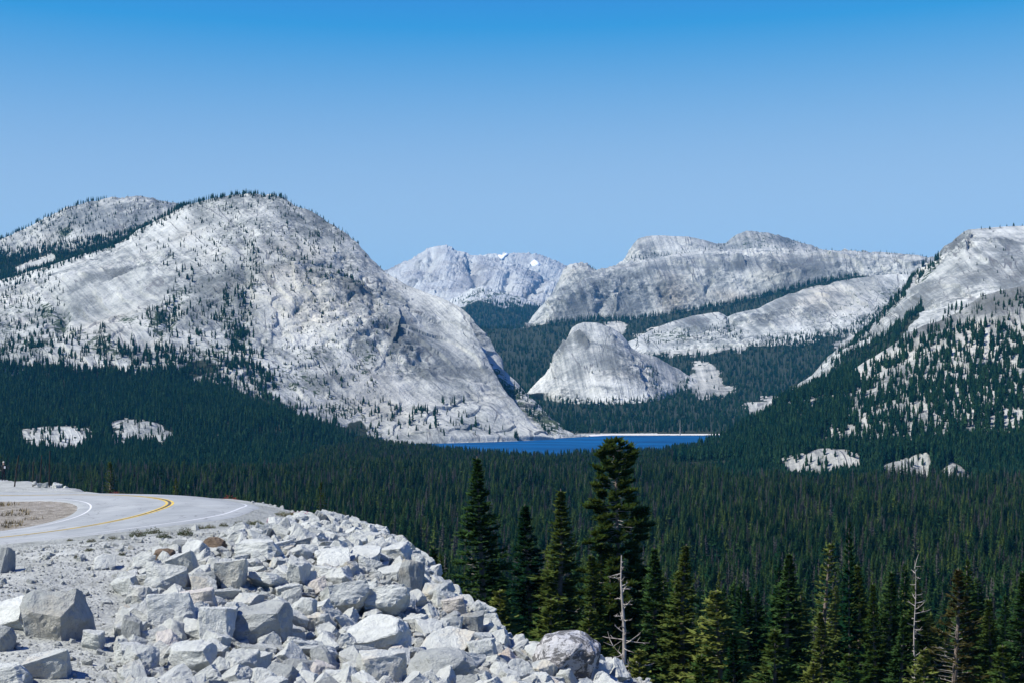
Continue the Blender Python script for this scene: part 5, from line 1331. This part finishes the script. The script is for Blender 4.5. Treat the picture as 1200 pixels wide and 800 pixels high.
rrr = road_r(RXY[:, 0], RXY[:, 1]); rrr = np.where(RXY[:, 0] > -9, 9, rrr)
small_zone = ~inr & (be < 0) & (road_r(RXY[:, 0], RXY[:, 1]) > 1.25)
RX = []
for q in range(14000):
    x, y = RXY[q]; s = S0[q]
    if small_zone[q]:
        if RNG.random() > 0.07: continue
        s = min(s, 0.12 + 0.16 * RNG.random() ** 2)
    elif not inr[q]: continue
    else: s = min(s, 0.22 + 0.11 * max(0, (rrr[q] - 1.5) * 7.5), 0.24 + 0.038 * max(0, 74 - y))
    if clear(x, y, s, 0.33):
        grid.setdefault((int(x // 1.5), int(y // 1.5)), []).append((x, y, s)); RX.append((x, y, s, s / y * (0.25 if be[q] > 2.5 else 1.0), small_zone[q], pxr[q]))
RX.sort(key=lambda r: -r[3])
nb_obj = 300 - len(TB)
RREG = [(-50, 120, 'beside the rough grey block'), (120, 215, 'around the broad veined block'), (215, 300, 'around the overhanging block'), (300, 380, 'between the overhanging block and the huge smooth slab'), (380, 470, 'around the huge smooth slabs'), (470, 560, 'around the very large rounded boulder'), (560, 1400, 'at the rim near the large speckled boulder')]
src = {}
for q, (x, y, s, _, smz, pp) in enumerate(RX[:nb_obj]):
    r = RNG.random(); mt_ = 'pale' if r < 0.9 else ('grey' if r < 0.97 else 'tan'); kd = 'b' if RNG.random() < 0.8 else 's'
    a = RNG.uniform(0.75, 1.3); o = put_rock(x, y, s * a, s / a, s * (RNG.uniform(0.6, 1.15) if kd == 'b' else RNG.uniform(0.35, 0.55)), kd, mt_, 2000 + q, 0.38, RNG.random() * 6.28, 0.75 if kd == 'b' else 0.5)
    szw = 'large' if s > 0.9 else ('medium' if s > 0.55 else 'small')
    nm = {'pale': 'pale', 'grey': 'grey', 'tan': 'tan-stained'}[mt_]; sh = 'angular block' if kd == 'b' else 'flat slab'
    ty = HZ - o.location.z * F / y; dd_ = [(math.hypot(pp - a, ty - b), k2) for k2, (a, b) in enumerate(tb_at)]; dd_.sort(); dm, k2 = dd_[0]; ddx, ddy = pp - tb_at[k2][0], ty - tb_at[k2][1]
    wh = ('left of' if ddx < 0 else 'right of') if abs(ddx) > 1.6 * abs(ddy) else ('uphill behind' if ddy < 0 else 'downhill in front of')
    if 0.6 * abs(ddy) < abs(ddx) <= 1.6 * abs(ddy): wh = ('left and ' if ddx < 0 else 'right and ') + ('uphill of' if ddy < 0 else 'downhill of')
    tag(o, f"{szw} {nm} {sh} {'close ' if dm < 22 else ''}{wh} the {SHORT[k2]}", 'boulder', 'broken granite boulders of the road embankment')
    src.setdefault((kd, mt_), []).append(o)
rest_r = RX[nb_obj:]
srcs = (src.get(('b', 'pale'), []) + src.get(('b', 'grey'), []))[:10]
rest_xy = np.array([(x, y) for x, y, *_ in rest_r]); rest_s = np.array([r[2] for r in rest_r])

def stones(name, xy, size, sources, lift=0.12, flat=0.7):
    P = np.concatenate([xy, (fill_z(xy[:, 0], xy[:, 1]) + lift * size)[:, None]], 1)
    o = scatter_mass(name, P, size * flat * RNG.uniform(0.6, 1.5, len(P)), size * RNG.uniform(0.8, 1.2, len(P)), RNG.integers(0, len(sources), len(P)), sources, 0.7)
    return o
# small rubble between the boulders, pebbles on the gravel
XY = RNG.uniform((-18, 29), (4, 72), (40000, 2)); de, se = seg_dist(XY[:, 0], XY[:, 1], EDGE); be = de * se; rr = road_r(XY[:, 0], XY[:, 1])
keepm = (be < 3) & ((rr > 1.12) | (XY[:, 0] > -9))
XY = XY[keepm]
sz_ = np.clip(RNG.pareto(2.0, len(XY)) * 0.05 + 0.04, 0.04, 0.26)
m_road = road_r(XY[:, 0], XY[:, 1]); m_road = np.where(XY[:, 0] > -9, 9, m_road); sz_ = np.where(m_road < 1.4, np.minimum(sz_, 0.06), sz_)
px2 = 600 + XY[:, 0] / XY[:, 1] * F; py2 = HZ - fill_z(XY[:, 0], XY[:, 1], False) * F / XY[:, 1]
gz = (py2 < pl(LIMB, px2)) | (px2 < pl([(668,140),(705,150),(752,140),(800,100)], py2))
sz_ = np.where(gz & (m_road < 8), np.clip(sz_ * 0.45, 0.022, 0.075), sz_)
stones('rubble', np.concatenate([rest_xy, XY]), np.concatenate([rest_s, sz_]), srcs)

# white boulders beyond the road, left
for q, (x0, x1, y0, y1, lab) in enumerate([(45,57,564,573,'white boulder beyond the far edge of the road, next to the tall dark pole'), (60,72,566,576,'largest white boulder in the row beyond the road'), (73,82,570,577,'low white boulder ending the row beyond the road'), (38,43,564,568,'small white stone starting the row beyond the road')]):
    Yb = 90.0; px = (x0 + x1) / 2; X = (px - 600) / F * Yb; m = Yb / F; zb = (HZ - y1) / F * Yb
    o = link('boulder', RM[('b', q * 3 + 1, 'pale')], loc=(X, Yb, zb + (y1 - y0) * m * 0.42), rot=(0.2 * q, 0.1, q), scale=((x1 - x0) * m, (x1 - x0) * m, (y1 - y0) * m * 1.25))
    tag(o, lab, 'boulder', 'white boulders beyond the road')

# ------------------------------------------------------------------ roadside shrubs
M_leaf = foliage_mat('grey_green_shrub_leaves', (0.045, 0.060, 0.028), (0.12, 0.125, 0.06))
M_leaf_d = foliage_mat('dark_shrub_leaves', (0.025, 0.040, 0.018), (0.07, 0.085, 0.035))
M_pink = simple('pink_flowers', (0.50, 0.13, 0.24), 0.8, 0.35, 9.0)
M_red = simple('rust_red_leaves', (0.26, 0.055, 0.045), 0.85, 0.35, 7.0)
def leaf_cloud(seed, n, flat, L, w, lo=0.0):
    rd = random.Random(seed); V, T = [], []
    for i in range(n):
        a = rd.random() * 2 * pi; r = rd.random() ** 0.5; hmax = (1 - r * r) ** 0.5
        p = Vector((cos(a) * r * 0.5, sin(a) * r * 0.5, (lo + (1 - lo) * rd.random()) * hmax * flat * (0.75 + 0.5 * sin(3 * a + seed) * 0.5)))
        d = Vector((rd.gauss(0, 1), rd.gauss(0, 1), abs(rd.gauss(0.4, 1)))).normalized(); s_ = d.orthogonal().normalized() * w
        i0 = len(V); V += [p - s_, p + s_, p + d * L]; T.append((i0, i0 + 1, i0 + 2))
    return np.array([tuple(v) for v in V]), np.array(T)
def shrub(px, py, wpx, hpx, mat, flowers, label, seed):
    h = hit_fill(px, py) or hit_fill(px, py + 6) or hit_fill(px, py + 12) or hit_fill(px, py + 20)
    if h is None: return
    X, Yb = h; m = Yb / F; z = float(fill_z(np.array([X]), np.array([Yb]))[0])
    root = thing('shrub', label, 'shrub', (X, Yb, z - 0.02), 'low shrubs along the road shoulder')
    V, T = leaf_cloud(seed, 420, 1.0, 0.14, 0.022); sc = np.array([wpx * m, wpx * m, hpx * m * 1.1])
    link('foliage', mesh_np('shrub_foliage', V * sc, T, [mat], False), root)
    Vs, Fs = [], []; rd = random.Random(seed)
    for b in range(9):
        a = rd.random() * 6.28; tube(Vs, Fs, [(0, 0, 0), (cos(a) * sc[0] * 0.2, sin(a) * sc[0] * 0.2, sc[2] * 0.4), (cos(a) * sc[0] * 0.35, sin(a) * sc[0] * 0.35, sc[2] * 0.7)], [0.012, 0.008, 0.003], 3)
    st = link('stems', mesh_np('shrub_stem', np.array([tuple(v) for v in Vs]), np.array(Fs), [M_bark]), root); st.name = 'stem'
    if flowers:
        V, T = leaf_cloud(seed + 50, 260, 1.12, 0.10, 0.03, 0.55); link('blossom', mesh_np('shrub_blossom', V * sc, T, [flowers], False), root)
SH = [(161,630,20,9,M_leaf,None,'grey-green shrub on the gravel edge left of the dark cushion shrub'),(192,630,18,9,M_leaf_d,None,'dark green cushion shrub above the brown boulder'),(180,624,22,8,M_leaf,None,'dry wispy shrub at the edge of the road gravel'),
      (217,626,20,11,M_leaf,None,'spreading green shrub above the small grey boulder'),(235,619,14,6,M_leaf,None,'low green tuft shrub right of the spreading shrub'),(246,618,14,6,M_leaf,None,'second low green tuft shrub along the shoulder'),(262,615,12,6,M_leaf,None,'third low green tuft shrub along the shoulder'),
      (281,617,16,9,M_leaf_d,None,'dark shrub on the shoulder below the tip of the bend'),(298,613,22,7,M_leaf_d,None,'wide dark shrub right under the bend tip'),(321,616,18,11,M_leaf,M_pink,'green shrub with pink blossom near the broad white slab'),(355,612,24,12,M_leaf_d,M_pink,'largest pink flowering shrub beside the skyline rocks'),
      (333,603,30,6,M_leaf,None,'long low green shrub near the rim'),(347,598,24,5,M_leaf,M_red,'reddish green shrub on the rim left of the small conifer'),(388,604,16,6,M_leaf_d,M_red,'rust red shrub right of the small conifer'),(403,607,16,6,M_leaf_d,M_red,'last rust red shrub on the skyline rocks'),
      (292,623,8,4,M_leaf_d,None,'tiny dark shrub in the gravel below the bend'),(308,640,10,5,M_leaf_d,None,'tiny dark shrub in a crack of the broad white slab'),(278,630,10,8,M_leaf_d,None,'small upright dark shrub above the dark brown wedge'),
      (90,655,7,6,M_leaf_d,None,'tiny dark tuft alone on the gravel'),(105,648,12,4,M_leaf,None,'thin dry tuft on the gravel'),(143,651,9,5,M_leaf_d,None,'tiny dark tuft above the flat white boulder'),(107,634,12,5,M_leaf,None,'sparse dry shrub just below the road edge'),(132,632,14,5,M_leaf,None,'low sparse shrub below the road, left of the grey-green shrub'),(82,632,8,4,M_leaf,None,'small dry tuft nearest the picture edge')]
for q, (a, b, w, h, m, fl, lab) in enumerate(SH): shrub(a, b, w, h, m, fl, lab, 700 + q)
for q, (px, py, w, h, Yb, fl, lab) in enumerate([(268,586,24,6,76.5,M_red,'rust red shrub beyond the far edge of the bend'),(137,580,26,5,80.5,M_red,'dark shrub with red leaves beyond the road centre line'),(240,583,14,4,78,None,'low green shrub beyond the road between the red ones')]):
    root = thing('shrub', lab, 'shrub', ((px - 600) / F * Yb, Yb, (HZ - py) / F * Yb - 0.1), 'low shrubs along the road shoulder'); m = Yb / F
    V, T = leaf_cloud(800 + q, 380, 1.0, 0.14, 0.022); sc = np.array([w * m, w * m * 0.6, h * m * 1.4]); link('foliage', mesh_np('shrub_foliage', V * sc, T, [M_leaf_d], False), root)
    if fl: V, T = leaf_cloud(850 + q, 260, 1.1, 0.10, 0.03, 0.4); link('blossom', mesh_np('shrub_blossom', V * sc, T, [fl], False), root)
# dry grass and brush on the island inside the bend
V, T = [], []; rd = random.Random(77)
for i in range(1500):
    a, b = RC[0] + rd.uniform(-9, 4), RC[1] + rd.uniform(-6, 6)
    if float(road_r(np.array(a), np.array(b))) > -0.15 or pnoise(a * 0.5, b * 0.5, 0, 3) < 0.05: continue
    z = float(fill_z(np.array([a]), np.array([b]))[0])
    for j in range(7):
        q = rd.random() * 6.28; p = Vector((a + rd.gauss(0, .12), b + rd.gauss(0, .12), z)); d = Vector((cos(q) * .5, sin(q) * .5, 1)) * rd.uniform(.06, .2); s_ = Vector((-sin(q), cos(q), 0)) * .02
        i0 = len(V); V += [p - s_, p + s_, p + d]; T.append((i0, i0 + 1, i0 + 2))
g = link('dry_grass', mesh_np('dry_grass', np.array([tuple(v) for v in V]), np.array(T), [simple('dry_brown_grass', (0.16, 0.125, 0.06), 0.9, 0.4, 2.0)], False)); g['kind'] = 'stuff'

# ------------------------------------------------------------------ poles and the person beyond the road
M_pole = simple('dark_weathered_pole', (0.03, 0.028, 0.026), 0.8, 0.3, 5.0)
for px0, py0, px1, py1, lab in ((57.5, 570, 58.5, 528, 'tallest slim dark pole, beside the white boulders beyond the road'), (46.5, 568, 49, 533, 'slim dark pole leaning slightly, between the tall pole and the road edge'), (38.5, 566, 39, 540, 'short dark pole left of the white boulder row'), (17, 562, 22, 533, 'slanting dark pole nearest the standing person')):
    Yb = 92.0; a = world_of(px0, py0 + 2, Yb); b = world_of(px1, py1, Yb)
    root = thing('pole', lab, 'pole', tuple(a), 'dark poles beyond the road'); d = Vector(b - a); V, Fs = [], []
    tube(V, Fs, [(0, 0, -0.3), d * 0.5, d], [0.045, 0.04, 0.03], 8); tube(V, Fs, [d, d * 1.004], [0.03, 0.002], 8)
    link('shaft', mesh_np('pole_shaft', np.array([tuple(v) for v in V]), np.array(Fs), [M_pole]), root)
M_cloth = simple('dark_clothing', (0.018, 0.02, 0.026), 0.9, 0.3, 6.0); M_skin = simple('skin', (0.42, 0.27, 0.2), 0.6, 0.1, 5.0); M_cap = simple('pale_cap_cloth', (0.5, 0.48, 0.44), 0.9, 0.1, 8.0)
Yp = 140.0; pb = world_of(4.2, 563.2, Yp); pb[2] = float(fill_z(np.array([pb[0]]), np.array([Yp]))[0])
root = thing('person', 'person in dark clothes and pale cap standing at the roadside holding something white', 'person', tuple(pb))
me = bpy.data.meshes.new('body')
J = {'pel': (0, 0, .92), 'wai': (0, 0, 1.08), 'che': (0, 0, 1.32), 'nec': (0, 0, 1.47), 'hd0': (0, .01, 1.56), 'hd1': (0, .01, 1.70), 'shl': (-.17, 0, 1.41), 'ell': (-.25, .03, 1.14), 'hal': (-.2, -.14, 1.0), 'fil': (-.19, -.2, .96),
     'shr': (.17, 0, 1.41), 'elr': (.26, .02, 1.15), 'har': (.2, -.18, 1.22), 'fir': (.18, -.25, 1.25), 'hpl': (-.09, 0, .88), 'knl': (-.1, -.02, .5), 'anl': (-.11, .02, .09), 'tol': (-.12, -.15, .04), 'hpr': (.09, 0, .88), 'knr': (.11, -.02, .5), 'anr': (.13, .02, .09), 'tor': (.15, -.15, .04)}
E = [('pel','wai'),('wai','che'),('che','nec'),('nec','hd0'),('hd0','hd1'),('che','shl'),('shl','ell'),('ell','hal'),('hal','fil'),('che','shr'),('shr','elr'),('elr','har'),('har','fir'),('pel','hpl'),('hpl','knl'),('knl','anl'),('anl','tol'),('pel','hpr'),('hpr','knr'),('knr','anr'),('anr','tor')]
RAD = {'pel': .15, 'wai': .14, 'che': .17, 'nec': .06, 'hd0': .095, 'hd1': .085, 'shl': .075, 'ell': .05, 'hal': .04, 'fil': .025, 'shr': .075, 'elr': .05, 'har': .04, 'fir': .025, 'hpl': .1, 'knl': .07, 'anl': .045, 'tol': .035, 'hpr': .1, 'knr': .07, 'anr': .045, 'tor': .035}
nmz = list(J); me.from_pydata([J[n] for n in nmz], [(nmz.index(a), nmz.index(b)) for a, b in E], [])
body = link('body', me, root); sk = body.modifiers.new('skin', 'SKIN'); body.modifiers.new('sub', 'SUBSURF').levels = 1
for n, v in zip(nmz, me.skin_vertices[0].data): v.radius = (RAD[n], RAD[n] * 0.85); v.use_root = (n == 'pel')
dg = bpy.context.evaluated_depsgraph_get(); dg.update(); bm2 = bpy.data.meshes.new_from_object(body.evaluated_get(dg)); body.modifiers.clear(); body.data = bm2
bm2.materials.clear(); bm2.materials.append(M_cloth); bm2.materials.append(M_skin)
for p in bm2.polygons: p.use_smooth = True; p.material_index = 1 if (p.center.z > 1.48 or p.center.y < -0.17 and p.center.z > 0.9) else 0
bmx = bmesh.new(); bmesh.ops.create_uvsphere(bmx, u_segments=14, v_segments=7, radius=0.105)
bmesh.ops.delete(bmx, geom=[v for v in bmx.verts if v.co.z < -0.01], context='VERTS')
vv = [bmx.verts.new(c) for c in ((-.08, -.07, .0), (.08, -.07, .0), (.05, -.19, -.015), (-.05, -.19, -.015))]; bmx.faces.new(vv)
cm_ = bpy.data.meshes.new('cap'); bmx.to_mesh(cm_); bmx.free(); cm_.materials.append(M_cap); link('cap', cm_, root, (0, .01, 1.70))
bmx = bmesh.new(); bmesh.ops.create_cube(bmx, size=1.0); bmesh.ops.scale(bmx, vec=(.16, .03, .22), verts=bmx.verts); bmesh.ops.bevel(bmx, geom=list(bmx.edges), offset=0.01, segments=2, affect='EDGES')
cm_ = bpy.data.meshes.new('paper'); bmx.to_mesh(cm_); bmx.free(); cm_.materials.append(M_white); pa = link('white_paper', cm_, None, tuple(pb + np.array([.2, -.27, 1.27]))); tag(pa, 'small white sheet held by the standing person', 'paper')

# ------------------------------------------------------------------ haze
x0, x1, y0, y1, z0, z1 = -36000, 36000, -200, 31000, -260, 1000
hv = np.array([(x, y, z) for z in (z0, z1) for y in (y0, y1) for x in (x0, x1)], float)
hf = np.array([(0, 2, 3, 1), (4, 5, 7, 6), (0, 1, 5, 4), (2, 6, 7, 3), (0, 4, 6, 2), (1, 3, 7, 5)])
hm = bpy.data.materials.new('thin_blue_air'); hm.use_nodes = True; hn = hm.node_tree.nodes; hn.clear()
pv = hn.new('ShaderNodeVolumePrincipled'); pv.inputs['Color'].default_value = (*HAZE_COLOR, 1); pv.inputs['Density'].default_value = HAZE_DENSITY; pv.inputs['Anisotropy'].default_value = 0.0
ho = hn.new('ShaderNodeOutputMaterial'); hm.node_tree.links.new(pv.outputs[0], ho.inputs['Volume'])
hz = link('haze', mesh_np('haze', hv, hf, [hm], False)); hz['kind'] = 'stuff'
